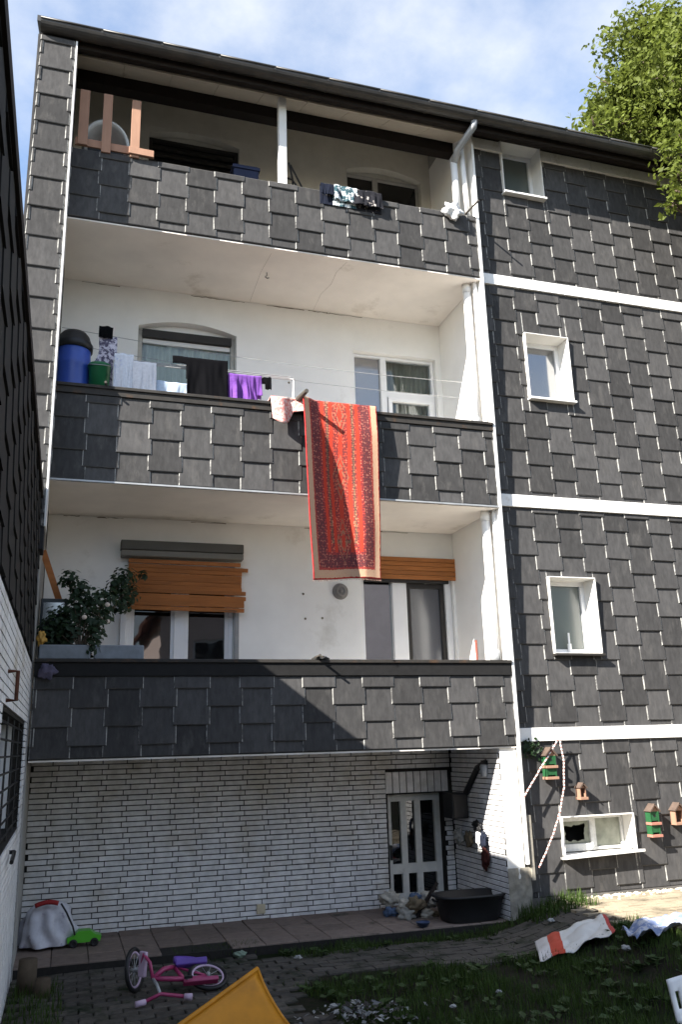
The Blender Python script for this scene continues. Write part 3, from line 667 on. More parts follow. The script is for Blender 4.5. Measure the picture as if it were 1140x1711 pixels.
cl += [((6.78, -.75, 8.2), .22), ((6.62, -.8, 7.85), .16), ((6.95, -.7, 8.6), .28), ((7.1, -.6, 9.0), .33), ((6.95, -.75, 8.0), .26), ((7.5, -.7, 8.4), .35), ((7.55, -.5, 9.6), .5), ((7.5, .2, 10.6), .55), ((7.3, .9, 10.5), .5), ((7.9, 1.2, 10.9), .6), ((7.9, .2, 11.2), .6), ((8.2, -.2, 10.2), .6), ((7.9, -.6, 9.7), .55), ((8.8, .3, 11.8), .5), ((9.4, .5, 12.2), .5), ((6.75, .4, 9.95), .33), ((7.05, .5, 10.45), .42), ((6.5, .3, 9.6), .22), ((7.3, .2, 9.75), .4)]
tree('linden_tree', (9.1, -.9, .12), cl, 80000, .088, 'leafy green tree rising behind the right end of the roof', keep=lambda p: not (p.x < 8.1 and p.y > -.28 and p.z < 9.3+.5*p.y))
# across the yard, behind the viewer: seen in the window panes
random.seed(5)
for k, (bx_, by_, hh) in enumerate(((17.0, -22, 8.5), (23, -17, 9.5), (-5.5, -25, 8))):
    c2_ = []
    for q in range(16):
        d = Vector((random.gauss(0, 1), random.gauss(0, 1), random.gauss(0, 1))).normalized(); c2_.append((Vector((bx_, by_, hh*.62))+Vector((d.x*3, d.y*3, d.z*hh*.33))*(rnd()**.4), U(.9, 1.4)))
    tree('yard_tree', (bx_, by_, -.1), c2_, 5000, .3, ['broad tree across the yard, mirrored in the small panes', 'tall tree across the yard at the far right', 'tree across the yard beside the pink house'][k], 'trees across the yard', fork=hh*.35)
nb = thing('neighbour_house', (9, -24, -.1), 'pale pink gabled house across the yard, mirrored in the balcony door', 'house')
PINK = M('pink_render', (0.78, 0.62, 0.56), 0.9, 0.1, 2)
wl_h = [(4.2+2.6*i, 5.4+2.6*i, z, z+1.5) for i in range(4) for z in (1.0, 3.9)]
holed(3.0, 14.5, -.2, 6.4, -20.2, -20.0, wl_h).build('wall', PINK, nb)
MB().face(((3.0, -20, 6.4), (14.5, -20, 6.4), (8.75, -20, 11.0))).box(3.0, 3.2, -29, -20.2, -.2, 6.4).box(14.3, 14.5, -29, -20.2, -.2, 6.4).box(3.2, 14.3, -29, -28.8, -.2, 6.4).build('gable', PINK, nb)
RT = M('red_tile_roof', (0.16, 0.06, 0.04), 0.8, 0.25, 8)
for sgn in (-1, 1):
    MB().obox((8.75+sgn*3.05, -24.4, 8.6), (3.2, 0, -sgn*2.56), (0, 4.8, 0), (.04*sgn, 0, .06)).build('roof_slope', RT, nb)
for h in wl_h:
    f = link('window', None, ((h[0]+h[1])/2, -20.05, h[2]), nb)
    frame_box('frame', PVC, f, h[0], h[1], h[2], h[3], -20.14, -20.06, .09); box('pane', G_DARK, f, h[0]+.09, h[1]-.09, -20.11, -20.1, h[2]+.09, h[3]-.09)
gb = thing('added_shed', (-4, -17, -.1), 'unseen grey shed added across the yard to cut sky light', 'shed')  # unseen building, added to reduce sky light on the facade
box('wall', M('shed_render', (0.24, .22, .2), .9), gb, -9, 2.2, -18.5, -15.5, -.2, 3.4); MB().obox((-3.4, -17, 3.62), (5.9, 0, 0), (0, 1.8, -.3), (0, 0, .06)).build('roof', ROOF, gb)

# ------------------------------------------------------------------ lawn and weeds
random.seed(11)
def lawn_in(x, y):
    n = .25*noise.noise(Vector((x*1.5, y*1.5, 4)))
    return (x > 1.85+n and y < -1.02+n*.6 and x < 4.9+n) or (-.22+n*.5 < y < .04 and 1.9 < x < 4.9)
gr = MB(); wd = MB()
def blade(mb, x, y, h, w):
    a = U(0, 6.28); z = gz(x, y)-.012; lean = U(.1, .6)*h; d = Vector((math.cos(a), math.sin(a), 0)); s_ = Vector((-d.y, d.x, 0))*w
    p = Vector((x, y, z)); q = p+d*lean*.35+Vector((0, 0, h*.6)); t = p+d*lean+Vector((0, 0, h))
    mb.face((p-s_, p+s_, q+s_*.7, q-s_*.7)); mb.face((q-s_*.7, q+s_*.7, t))
n = 0
while n < 24000:
    x, y = U(1.5, 5.4), U(-4.4, .05)
    if not lawn_in(x, y): continue
    den = noise.noise(Vector((x*2.2, y*2.2, 1)))
    if den < U(-.7, .2): continue
    blade(gr, x, y, U(.03, .075)*(1+.7*max(0, den)), U(.002, .004)); n += 1
for k in range(1800):                               # moss and grass in the joints of the pavers
    x, y = U(-.25, 4.6), U(-2.9, 0)
    if noise.noise(Vector((x*1.7, y*1.7, 8))) > .08: blade(gr, x, y, U(.015, .05), U(.002, .004))
for k in range(700):
    x, y = U(4.25, 4.95), U(-.35, .02); blade(gr, x, y, U(.05, .16), U(.003, .006))
for k in range(500):
    x, y = U(-.28, .1), -.3-1.6*rnd(); blade(gr, x, y, U(.04, .13), U(.003, .005))
for k in range(600):
    x, y = U(1.0, 1.75), U(.06, .3); blade(gr, x, y, U(.03, .08)+.03, U(.003, .005))
tag(gr.build('grass', GRASS, kind='stuff'), 'short patchy dark grass in front of the terrace', 'grass')
for k in range(240):
    x, y = U(1.7, 4.8), U(-3.6, -.1)
    if not lawn_in(x, y): continue
    c = Vector((x, y, gz(x, y)))
    for m in range(random.randint(4, 8)):
        a = U(0, 6.28); d = Vector((math.cos(a), math.sin(a), U(.2, .9))); leaf(wd, c+d*.04, Vector((-d.x*.4, -d.y*.4, 1)), U(.05, .09))
tag(wd.build('ground_weeds', M('weed_leaf', (0.040, 0.070, 0.02), .6, .4, 6, trans=.2), kind='stuff'), 'low broad-leaved weeds scattered through the lawn', 'weeds')

# ------------------------------------------------------------------ cloth helpers
def cloth(fn, nu, nv, mask=None): return MB().grid(fn, nu, nv, mask=mask, uv=True)
def CM(name, c, c2=None, scale2=12, thr=(.5, .55), var=.12): return M(name, c, .95, var, 40, .2, .05, c2=c2, thr=thr, scale2=scale2)

# red carpet: patterned by its own weave coordinates
def carpet_mat():
    m = bpy.data.materials.new('carpet_weave'); m.use_nodes = True; n = m.node_tree.nodes; l = m.node_tree.links; b = n['Principled BSDF']
    b.inputs['Roughness'].default_value = .95; b.inputs['Specular IOR Level'].default_value = .05
    uv = n.new('ShaderNodeUVMap'); sp = n.new('ShaderNodeSeparateXYZ'); l.new(uv.outputs[0], sp.inputs[0])
    def math_(op, a, b_=None):
        k = n.new('ShaderNodeMath'); k.operation = op
        for i, q in enumerate((a, b_)):
            if q is None: continue
            if isinstance(q, (int, float)): k.inputs[i].default_value = q
            else: l.new(q, k.inputs[i])
        return k.outputs[0]
    ux, uy = sp.outputs['X'], sp.outputs['Y']
    au = math_('ABSOLUTE', math_('SUBTRACT', ux, .5)); av = math_('ABSOLUTE', math_('SUBTRACT', uy, .5))
    edge = math_('MAXIMUM', math_('MULTIPLY', au, 2.0), math_('ADD', math_('MULTIPLY', math_('SUBTRACT', av, .5), 4.4), 1.0))   # 1 at the rim
    r = n.new('ShaderNodeValToRGB'); cr = r.color_ramp; cr.interpolation = 'CONSTANT'
    stops = [(0, (.42, .055, .036)), (.30, (.26, .12, .07)), (.36, (.43, .06, .04)), (.50, (.36, .045, .038)), (.56, (.20, .045, .045)), (.78, (.30, .05, .042)), (.83, (.46, .29, .19)), (.97, (.36, .036, .036))]
    cr.elements[0].position = 0; cr.elements[0].color = (*stops[0][1], 1); cr.elements[1].position = stops[1][0]; cr.elements[1].color = (*stops[1][1], 1)
    for p, c in stops[2:]: e = cr.elements.new(p); e.color = (*c, 1)
    wn_ = n.new('ShaderNodeTexNoise'); wn_.inputs['Scale'].default_value = 60; l.new(uv.outputs[0], wn_.inputs['Vector']); l.new(math_('ADD', edge, math_('MULTIPLY', math_('SUBTRACT', wn_.outputs['Fac'], .5), .05)), r.inputs[0])
    cbn = n.new('ShaderNodeCombineXYZ'); l.new(math_('MULTIPLY', au, 70), cbn.inputs[0]); l.new(math_('MULTIPLY', av, 150), cbn.inputs[1])
    vo = n.new('ShaderNodeTexVoronoi'); vo.distance = 'MANHATTAN'; vo.inputs['Scale'].default_value = .62; vo.inputs['Randomness'].default_value = .55; l.new(cbn.outputs[0], vo.inputs['Vector'])
    ck = n.new('ShaderNodeTexChecker'); ck.inputs['Scale'].default_value = 1.0; l.new(cbn.outputs[0], ck.inputs[0])
    f1 = math_('LESS_THAN', vo.outputs['Distance'], .36); f2 = math_('MULTIPLY', math_('GREATER_THAN', vo.outputs['Distance'], .74), .7)
    m1 = n.new('ShaderNodeMixRGB'); l.new(math_('MULTIPLY', f1, .55), m1.inputs[0]); l.new(r.outputs[0], m1.inputs[1]); m1.inputs[2].default_value = (.52, .33, .22, 1)
    m2 = n.new('ShaderNodeMixRGB'); l.new(f2, m2.inputs[0]); l.new(m1.outputs[0], m2.inputs[1]); m2.inputs[2].default_value = (.07, .035, .04, 1)
    # plain red between the motif columns
    fld = math_('LESS_THAN', math_('MODULO', math_('ADD', math_('MULTIPLY', au, 9), .15), 1.0), .38); m3 = n.new('ShaderNodeMixRGB'); l.new(math_('MULTIPLY', fld, math_('LESS_THAN', edge, .52)), m3.inputs[0]); l.new(m2.outputs[0], m3.inputs[1]); m3.inputs[2].default_value = (.45, .05, .03, 1)
    m4 = n.new('ShaderNodeMixRGB'); l.new(math_('GREATER_THAN', edge, .80), m4.inputs[0]); l.new(m3.outputs[0], m4.inputs[1])
    m5 = n.new('ShaderNodeMixRGB'); l.new(math_('MULTIPLY', f1, .35), m5.inputs[0]); l.new(r.outputs[0], m5.inputs[1]); m5.inputs[2].default_value = (.40, .12, .09, 1); l.new(m5.outputs[0], m4.inputs[2])
    md = math_('ADD', math_('MULTIPLY', au, 3.4), math_('ABSOLUTE', math_('SUBTRACT', math_('MODULO', math_('ADD', math_('MULTIPLY', uy, 3.6), .45), 1.0), .5)))
    mrp = n.new('ShaderNodeValToRGB'); mrp.color_ramp.interpolation = 'CONSTANT'; me_ = mrp.color_ramp.elements; me_[0].color = (0, 0, 0, 1); me_[1].position = .13; me_[1].color = (1, 1, 1, 1)
    for p_, c_ in ((.22, 0), (.30, .8), (.36, 0)): q_ = me_.new(p_); q_.color = (c_, c_, c_, 1)
    l.new(md, mrp.inputs[0]); m6 = n.new('ShaderNodeMixRGB'); l.new(math_('MULTIPLY', mrp.outputs[0], math_('GREATER_THAN', wn_.outputs['Fac'], .46)), m6.inputs[0]); l.new(m4.outputs[0], m6.inputs[1]); m6.inputs[2].default_value = (.30, .13, .08, 1)
    l.new(m6.outputs[0], b.inputs['Base Color']); bpn = n.new('ShaderNodeBump'); bpn.inputs['Strength'].default_value = .5; bpn.inputs['Distance'].default_value = .004; l.new(wn_.outputs['Fac'], bpn.inputs['Height']); l.new(bpn.outputs[0], b.inputs['Normal']); return m
cp = thing('carpet', (2.55, -.1, 3.2), 'red oriental carpet hung over the middle balcony parapet', 'carpet')
CW = .85
def carpet_fn(u, v):
    s_ = v*2.43                                     # length along the cloth from the inner hem, over the coping, down the front
    x = 2.13+CW*u + .006*math.sin(v*7+u*3)
    if s_ < .30: return (x, .17, P2t+.04-(.30-s_)*.95)
    if s_ < .56: t = (s_-.30)/.26; return (x, .17-.27*t, P2t+.05+.015*math.sin(t*3.14))
    d = s_-.56; out = -.10-.035*min(1, d*3)
    e = min(1, max(0, (d-.02)/1.75)); curl = max(0, 1-u/(.22+.36*e))
    y = out - .02*math.sin(u*9+1)*e - .018*noise.noise(Vector((u*3.2, v*4, 1))) - (.12+.23*e)*curl
    y -= .035*max(0, (.86-abs(u-.78)*6))*e*.6
    return (x-.02*curl*e - .035*e*u + .02*e*(1-u), y, P2t+.05-d*1.0-.10*curl*e)
cloth(carpet_fn, 70, 120).build('pile', carpet_mat(), cp, smooth=True, solid=.007)
mb = MB()
for k in range(60): u = k/59; p = Vector(carpet_fn(u, 1)); mb.tube((p, p+Vector((U(-.006, .006), 0, -.016))), .002, 4)
mb.build('fringe', M('fringe', (.4, .25, .2), .9), cp, kind='stuff')
rug = CM('pink_rug', (.55, .22, .20), c2=(.62, .48, .44), scale2=34, thr=(.48, .52), var=.3)
def rug_fn(u, v):
    s_ = v*.62; x = 1.83+.52*u+.02*math.sin(u*9)
    if s_ < .2: return (x, .19-.02*u, P2t+.03-(.2-s_)*.7)
    if s_ < .42: t = (s_-.2)/.22; return (x, .19-.29*t, P2t+.05+.03*math.sin(t*3.14)*abs(math.sin(u*8)))
    d = s_-.42; h = (.6+.9*math.sin(min(1, u*1.6+.25)*3.0)); return (x+.1*d, -.10-.03*math.sin(u*11)-.02*d, P2t+.055-d*h)
tag(cloth(rug_fn, 40, 40).build('bath_rug', rug, smooth=True, solid=.014), 'small speckled pink rug draped beside the red carpet', 'rug')

# balcony 2: laundry rail, lines, laundry
for k, (x0, z0, x1, z1) in enumerate(((-.25, 5.99, 4.37, 5.86), (-.25, 5.88, 4.37, 5.72))):
    mb = MB(); mb.tube([(x0+(x1-x0)*t/12, .62+.14*k, z0+(z1-z0)*t/12-.07*math.sin(math.pi*t/12)) for t in range(13)], .0035, 5)
    tag(mb.build('washing_line', M('line_grey', (.35, .35, .35), .6)), ['upper thin washing line across the middle balcony', 'lower thin washing line across the middle balcony'][k], 'washing line', 'lines on the middle balcony')
rk = thing('drying_rack', (1.1, .2, 4.26), 'thin metal drying rack holding laundry on the middle balcony', 'drying rack')
RM_ = M('rack_metal', (.5, .5, .5), .4, metal=.5)
for y, z in ((.20, 5.47), (.26, 5.53), (.32, 5.54)): MB().tube(((.28, y, z), (2.15, y, z)), .006, 6).build('rod', RM_, rk)
for x in (.28, 2.15): MB().tube(((x, .16, 5.46), (x, .36, 5.55)), .008, 6).build('rod', RM_, rk); MB().tube(((x, .2, 5.47), (x, .45, 4.27)), .008, 6).build('leg', RM_, rk)
MB().tube(((2.15, .2, 5.47), (2.15, .2, 5.10)), .006, 6).build('leg', RM_, rk)
def hang(name, mats, label, x0, x1, zt, zb, y, mask=None, amp=.02, freq=4, skew=0, cat='laundry', grp='laundry on the middle balcony', drape=.25):
    ph = U(0, 6); w = x1-x0
    def fn(u, v):
        s_ = v*(zt-zb+drape)
        f = amp*1.5*noise.noise(Vector((u*freq*.9+ph, v*1.1+u*.8, ph)))+amp*.7*noise.noise(Vector((u*freq*2.6, v*3.2+ph, 2)))
        if s_ < drape: return (x0+w*u, y+.014+.3*amp+abs(f)*.3, zt-(drape-s_)*.98)
        d = s_-drape; return (x0+w*u+skew*d+.25*f, y-.012-f*min(1, d*5)-.01, zt-d*(1+.10*noise.noise(Vector((u*3, ph, 1))))+.02*noise.noise(Vector((u*2.6+ph, 0, 7))))
    return tag(cloth(fn, 44, 40, mask=mask).build(name, mats, smooth=True, solid=.004), label, cat, grp)
random.seed(3)
hang('towel', CM('white_towel', (.62, .64, .70), c2=(.42, .45, .62), scale2=9, thr=(.58, .66)), 'white towel with faint blue print beside the green bucket', .28, .47, 5.56, 5.06, .19, amp=.018)
hang('towel', CM('pale_shirt', (.64, .64, .68), c2=(.45, .20, .20), scale2=7, thr=(.68, .72)), 'pale shirt with small red marks on the drying rack', .44, .70, 5.50, 5.04, .19, amp=.02)
hang('pillow_case', CM('light_blue', (.42, .50, .62)), 'light blue cloth hanging low left of the black clothing', .70, 1.02, 5.31, 5.02, .22, amp=.014, drape=.1)
hang('trousers', CM('black_cloth', (.0045, .0045, .0055)), 'black trousers with a sleeve hanging on the drying rack', .86, 1.43, 5.60, 5.02, .17, mask=lambda u, v: (u > .24 and (u < .93 or v < .85)) or v < .42 and v > .26, amp=.016)
hang('blouse', CM('purple_cloth', (.15, .06, .27), c2=(.07, .022, .15), scale2=6, thr=(.5, .7)), 'purple blouse at the right end of the drying rack', 1.44, 1.80, 5.46, 5.02, .18, mask=lambda u, v: v > .0 and (u < .86 or v < .7), amp=.04, freq=4.5)
hang('sock', CM('black_cloth', (0, 0, 0)), 'small black sock right of the purple blouse', 1.80, 1.90, 5.45, 5.31, .19, amp=.008, drape=.06, mask=lambda u, v: u > .3 or v < .6)
hang('headscarf', CM('patterned_grey', (.55, .52, .60), c2=(.10, .09, .14), scale2=26, thr=(.48, .53)), 'grey patterned scarf behind the green bucket', .07, .32, 5.80, 5.2, .36, mask=lambda u, v: u+.12*math.sin(v*9) > .5-v*.75 and u < .95, amp=.02)
hang('hair_band', CM('black_cloth', (0, 0, 0)), 'black and violet cloth knotted above the patterned scarf', .12, .26, 5.91, 5.78, .34, amp=.02, drape=.08)
# barrel and bucket stand on a shelf box behind the parapet
sh2 = tag(MB().box(-.27, .30, .17, .72, 4.26, 4.90).build('storage_box', M('shelf_grey', (.4, .4, .38), .7), bevel=.01), 'plain grey box behind the parapet that carries the barrel', 'box')
ba = thing('blue_barrel', (-.1, .42, 4.9), 'blue plastic barrel with a black lid on the middle balcony', 'barrel')
BLUE = M('blue_plastic', (.028, .075, .36), .35, .12, 5, 0, .5)
MB().lathe((-.115, .40, 4.9), [(0, 0), (.15, 0), (.165, .03), (.172, .2), (.176, .22), (.172, .24), (.172, .52), (.178, .54), (.178, .57), (.172, .59), (.168, .72), (.15, .79), (0, .8)], 36).build('drum', BLUE, ba, smooth=True)
MB().lathe((-.115, .40, 5.62), [(.165, .0), (.186, .005), (.188, .07), (.175, .085), (.15, .16), (.12, .20), (.05, .215), (0, .215)], 36).build('lid', BLACK, ba, smooth=True)
bu = thing('green_bucket', (.14, .3, 4.9), 'green plastic bucket beside the blue barrel', 'bucket')
MB().lathe((.145, .30, 5.02), [(0, 0), (.085, 0), (.108, .40), (.115, .405), (.115, .43), (.104, .43), (.10, .40), (.08, .02), (0, .02)], 30).build('pail', M('green_plastic', (.015, .14, .055), .4, .12, 6, 0, .4), bu, smooth=True)
MB().lathe((.145, .30, 4.9), [(.088, 0), (.088, .12)], 24).build('foot', BLACK, bu, smooth=True)
MB().tube([(.145+.115*math.cos(a*.3142), .30-.03-.09*math.sin(a*.3142), 5.44-.03*math.sin(a*.3142)) for a in range(11)], .004, 6).build('handle', ZINC, bu)
# rods that jut from the parapets
for k, (p, q, lab) in enumerate((((2.10, .1, 5.13), (2.14, -.36, 5.11), 'cloth bundle above the red carpet, made as a thick pole for its shadow'), ((2.28, .1, 2.49), (2.28, -.17, 2.50), 'short rod jutting out over the lowest parapet'), ((4.28, .05, 7.80), (4.30, -.26, 7.78), 'short rod jutting out by the top downpipe'), ((.22, .1, 5.12), (.20, -.12, 5.10), 'short rod jutting out by the blue barrel'))):  # first one thickened to cast the broad shadow of a cloth bundle
    tag(MB().tube((p, q), [.034, .022] if k == 0 else .012, 8).build('iron_rod', M('rod_iron', (.08, .07, .06), .6)), lab, 'rod', 'rods on the parapets')
# ceiling hook of the middle loggia
MB().tube([(1.93, .5, 6.925), (1.93, .5, 6.87), (1.91, .49, 6.84), (1.93, .48, 6.82), (1.95, .48, 6.83)], .006, 6).build('ceiling_hook', BLACK, house)

# balcony 3: wooden slats, dish, box, laundry
pl = thing('wooden_slat_frame', (.15, .03, P3t), 'pinkish wooden frame of three upright slats on the top parapet', 'frame')
for x0, x1, zt in ((-.20, -.10, 8.45), (.04, .135, 8.45), (.335, .43, 8.44)): box('slat', WOODP, pl, x0, x1, -.04, -.018, P3t-.02 if x0 > 0 else P3t+.03, zt, bevel=.003)
MB().obox((.18, -.004, P3t+.075), (.405, 0, -.005), (0, .012, 0), (0, 0, .045)).build('rail', WOODP, pl, bevel=.003); MB().obox((.45, -.052, P3t+.045), (.13, 0, -.003), (0, .011, 0), (0, 0, .04)).build('rail', WOODP, pl, bevel=.003)
ds = thing('folded_parasol', (.1, .5, 7.05), 'white domed hood with red lining behind the wooden slats', 'hood')
MB().grid(lambda u, v: (.09-.24*math.cos(u*3.14159), .35+.3*v, 8.10+.33*math.sin(u*3.14159)*(1-.35*v)), 24, 6).build('hood', M('hood_white', (.75, .75, .73), .6), ds, smooth=True, solid=.03)
MB().grid(lambda u, v: (.09-.18*math.cos(u*3.14159), .5+.1*v, 8.05+.13*math.sin(u*3.14159)), 16, 3).build('lining', M('hood_red', (.35, .02, .02), .7), ds, smooth=True, solid=.03)
MB().box(-.1, .28, .35, .75, 7.06, 8.1).build('stand', BLACK, ds)
cb_ = thing('crate', (1.64, .4, 7.05), 'dark blue crate showing above the top parapet', 'crate')
MB().box(1.50, 1.79, .28, .52, 7.86, 8.12).build('body', M('navy', (.012, .018, .05), .6), cb_, bevel=.01); MB().box(1.54, 1.75, .3, .5, 7.06, 7.86).build('base', BLACK, cb_); MB().box(1.485, 1.805, .265, .535, 8.06, 8.10).build('rim', M('navy', (0, 0, 0)), cb_, bevel=.004)
ch = thing('folding_chair', (2.25, .5, 7.05), 'thin folded metal chair beside the white post', 'chair')
for a in (((2.18, .4, 8.35), (2.24, .45, 8.15), (2.2, .5, 7.06)), ((2.12, .38, 8.13), (2.22, .4, 8.12), (2.42, .42, 7.88), (2.5, .5, 7.06)), ((2.20, .4, 8.32), (2.38, .42, 7.98))): MB().tube(a, .011, 6).build('tube', BLACK, ch)
def lump(name, mats, label, c, r, seed, grp, cat='laundry'):
    c = Vector(c)
    def fn(u, v):
        a, b = u*6.2832, (v-.5)*3.1416; d = Vector((math.cos(a)*math.cos(b), math.sin(a)*math.cos(b), math.sin(b))); k = 1+.55*noise.noise(d*1.8+Vector((seed, 0, 0)))+.25*noise.noise(d*5+Vector((0, seed, 0)))
        return (c.x+d.x*r[0]*k, c.y+d.y*r[1]*k, c.z+d.z*r[2]*k)
    return tag(MB().grid(fn, 36, 20).build(name, mats, smooth=True), label, cat, grp)
random.seed(9)
hang('jeans', CM('navy_cloth', (.015, .018, .03)), 'navy jeans folded over the top parapet', 2.43, 2.66, 7.80, 7.66, -.04, amp=.02, grp='laundry on the top parapet')
hang('shirt', CM('white_print', (.7, .74, .76), c2=(.05, .10, .12), scale2=16, thr=(.47, .52)), 'white shirt with dark print over the top parapet', 2.58, 2.86, 7.80, 7.60, -.05, amp=.025, grp='laundry on the top parapet')
hang('pullover', CM('black_print', (.02, .02, .024), c2=(.5, .45, .42), scale2=20, thr=(.60, .63)), 'black pullover with pale print over the top parapet', 2.78, 3.16, 7.79, 7.58, -.045, amp=.03, grp='laundry on the top parapet', skew=.1)
lump('white_cloth', CM('white_cloth', (.75, .75, .75)), 'crumpled white cloth by the top downpipe', (4.05, -.07, 7.72), (.11, .06, .10), 2.2, 'laundry on the top parapet')

# balcony 1: plants, planter, stick
random.seed(14)
pt = thing('planter_box', (.2, .2, 2.47), 'long grey planter box on the lowest parapet', 'planter')
PLM = M('planter_grey', (.20, .22, .24), .6, .2, 12)
for a, b in ((-.25, .19), (.22, .66)): box('trough', PLM, pt, a, b, .03, .17, P1t+.022, P1t+.15, bevel=.01)
box('soil', SOIL, pt, -.22, .16, .05, .15, P1t+.15, P1t+.156)
bp_ = thing('climbing_plant', (.1, .25, 2.5), 'dark leafy potted plant climbing beside the shuttered window', 'plant')
mb = MB(); sm = MB()
cl2 = [((-.03, .35, 3.25), .12), ((.07, .35, 3.17), .12), ((.17, .3, 3.05), .15), ((.05, .3, 2.95), .18), ((-.1, .3, 2.85), .16), ((.2, .25, 2.85), .14), ((.33, .45, 3.1), .12), ((.42, .6, 3.25), .12), ((.5, .7, 3.35), .13), ((.46, .6, 3.08), .12), ((.55, .75, 3.2), .12), ((.22, .12, 2.7), .11), ((.2, .06, 2.58), .08), ((-.18, .3, 2.72), .14), ((0, .28, 2.75), .17), ((.3, .4, 2.95), .12), ((.7, .9, 3.42), .06)]
for c, r in cl2:
    c = Vector(c); sm.tube(((.1, .12, P1t+.1), c.lerp(Vector((.1, .12, 2.7)), .4), c), [.008, .006, .003], 5)
    for k in range(int(95*(r/.12)**2)):
        d = Vector((random.gauss(0, 1), random.gauss(0, 1), random.gauss(0, 1))).normalized(); leaf(mb, c+d*r*(rnd()**.5), d+Vector((0, -.5, .6)), U(.04, .075))
mb.build('foliage', LEAFP, bp_, kind='stuff'); sm.build('stems', BARK, bp_, kind='stuff')
for c in ((.32, .1, 2.98), (.12, .1, 2.86), (.33, .2, 2.84)): MB().lathe(c, [(0, -.015), (.018, -.01), (.024, .005), (.012, .018), (0, .02)], 8, ax=(0, -1, .3)).build('blossom', M('blossom', (.6, .5, .42), .8), bp_)
tag(MB().obox((-.19, .60, 3.30), (.10, 0, -.275), (0, .018, 0), (.028, 0, .01)).build('wooden_stick', WOODO), 'slanting orange wooden batten in the left corner of the lowest balcony', 'batten')
rk2 = thing('glazed_cabinet', (-.17, .5, 2.0), 'small dark glazed cabinet behind the plants', 'cabinet')
box('body', M('cabinet', (.05, .06, .065), .6), rk2, -.275, -.03, .42, .72, 1.75, 3.08, bevel=.01); box('pane', G_SKY, rk2, -.25, -.055, .405, .415, 2.85, 3.04)
lump('flower_pot', M('yellow_pot', (.5, .28, .06), .6), 'small yellow pot at the corner of the lowest balcony', (-.235, .06, 2.66), (.035, .03, .06), 5.1, None, 'pot')
tag(MB().tube(((4.16, .3, 2.3), (4.18, .34, 2.72)), .012, 8).build('broom_stick', M('red_wood', (.22, .06, .04), .6)), 'reddish stick leaning by the lowest downpipe', 'stick')
lump('rag', CM('dark_rag', (.03, .03, .03), c2=(.3, .22, .12), scale2=16, thr=(.6, .65)), 'small dark rag on the lowest parapet', (2.33, -.01, P1t+.03), (.07, .05, .025), 7.7, None, 'rag')
lump('purple_rag', CM('violet_rag', (.10, .09, .13)), 'dull violet rag hung at the left end of the lowest parapet', (-.17, -.045, 2.36), (.07, .03, .06), 1.7, None, 'rag')

# ------------------------------------------------------------------ things on the slate wall
random.seed(17)
def rope(name, pts, label):
    m = bpy.data.materials.get('rope_twist')
    if not m:
        m = bpy.data.materials.new('rope_twist'); m.use_nodes = True; n = m.node_tree.nodes; l = m.node_tree.links
        ge = n.new('ShaderNodeNewGeometry'); wv = n.new('ShaderNodeTexWave'); wv.inputs['Scale'].default_value = 9; wv.bands_direction = 'Z'; wv.inputs['Distortion'].default_value = 0
        rr_ = n.new('ShaderNodeValToRGB'); rr_.color_ramp.interpolation = 'CONSTANT'; rr_.color_ramp.elements[0].color = (.75, .7, .66, 1); rr_.color_ramp.elements[1].color = (.35, .14, .12, 1); rr_.color_ramp.elements[1].position = .62
        l.new(ge.outputs['Position'], wv.inputs[0]); l.new(wv.outputs['Fac'], rr_.inputs[0]); l.new(rr_.outputs[0], n['Principled BSDF'].inputs['Base Color']); n['Principled BSDF'].inputs['Roughness'].default_value = .9
    P = [Vector(p) for p in pts]; out = []
    for i in range(len(P)-1):
        for k in range(6): out.append(P[i].lerp(P[i+1], k/6)+Vector((U(-.003, .003), 0, U(-.003, .003))))
    out.append(P[-1]); return tag(MB().tube(out, .0085, 7).build(name, m, smooth=True), label, 'rope', 'ropes at the balcony corner')
rope('rope', [(4.86, .0, 1.66), (4.70, -.01, 1.47), (4.52, -.03, 1.27), (4.40, -.04, 1.12)], 'striped rope stretched from the lowest white band to the corner post')
rope('rope', [(4.89, .0, 1.66), (4.90, -.02, 1.45), (4.87, -.03, 1.2), (4.80, -.03, .97), (4.70, -.02, .75), (4.60, -.01, .58), (4.52, -.01, .46)], 'slack striped rope hanging in a curve left of the cellar window')
rope('rope', [(-.30, -.24, 4.95), (-.33, -.26, 4.84), (-.37, -.27, 4.72)], 'short bit of rope at the left end of the middle parapet')
GREENP = M('birdhouse_green', (.016, .085, .03), .6, .2, 14); REDP = M('birdhouse_pink', (.36, .16, .12), .6, .2, 14); ROOFB = M('birdhouse_roof', (.10, .07, .055), .8, .3, 14)
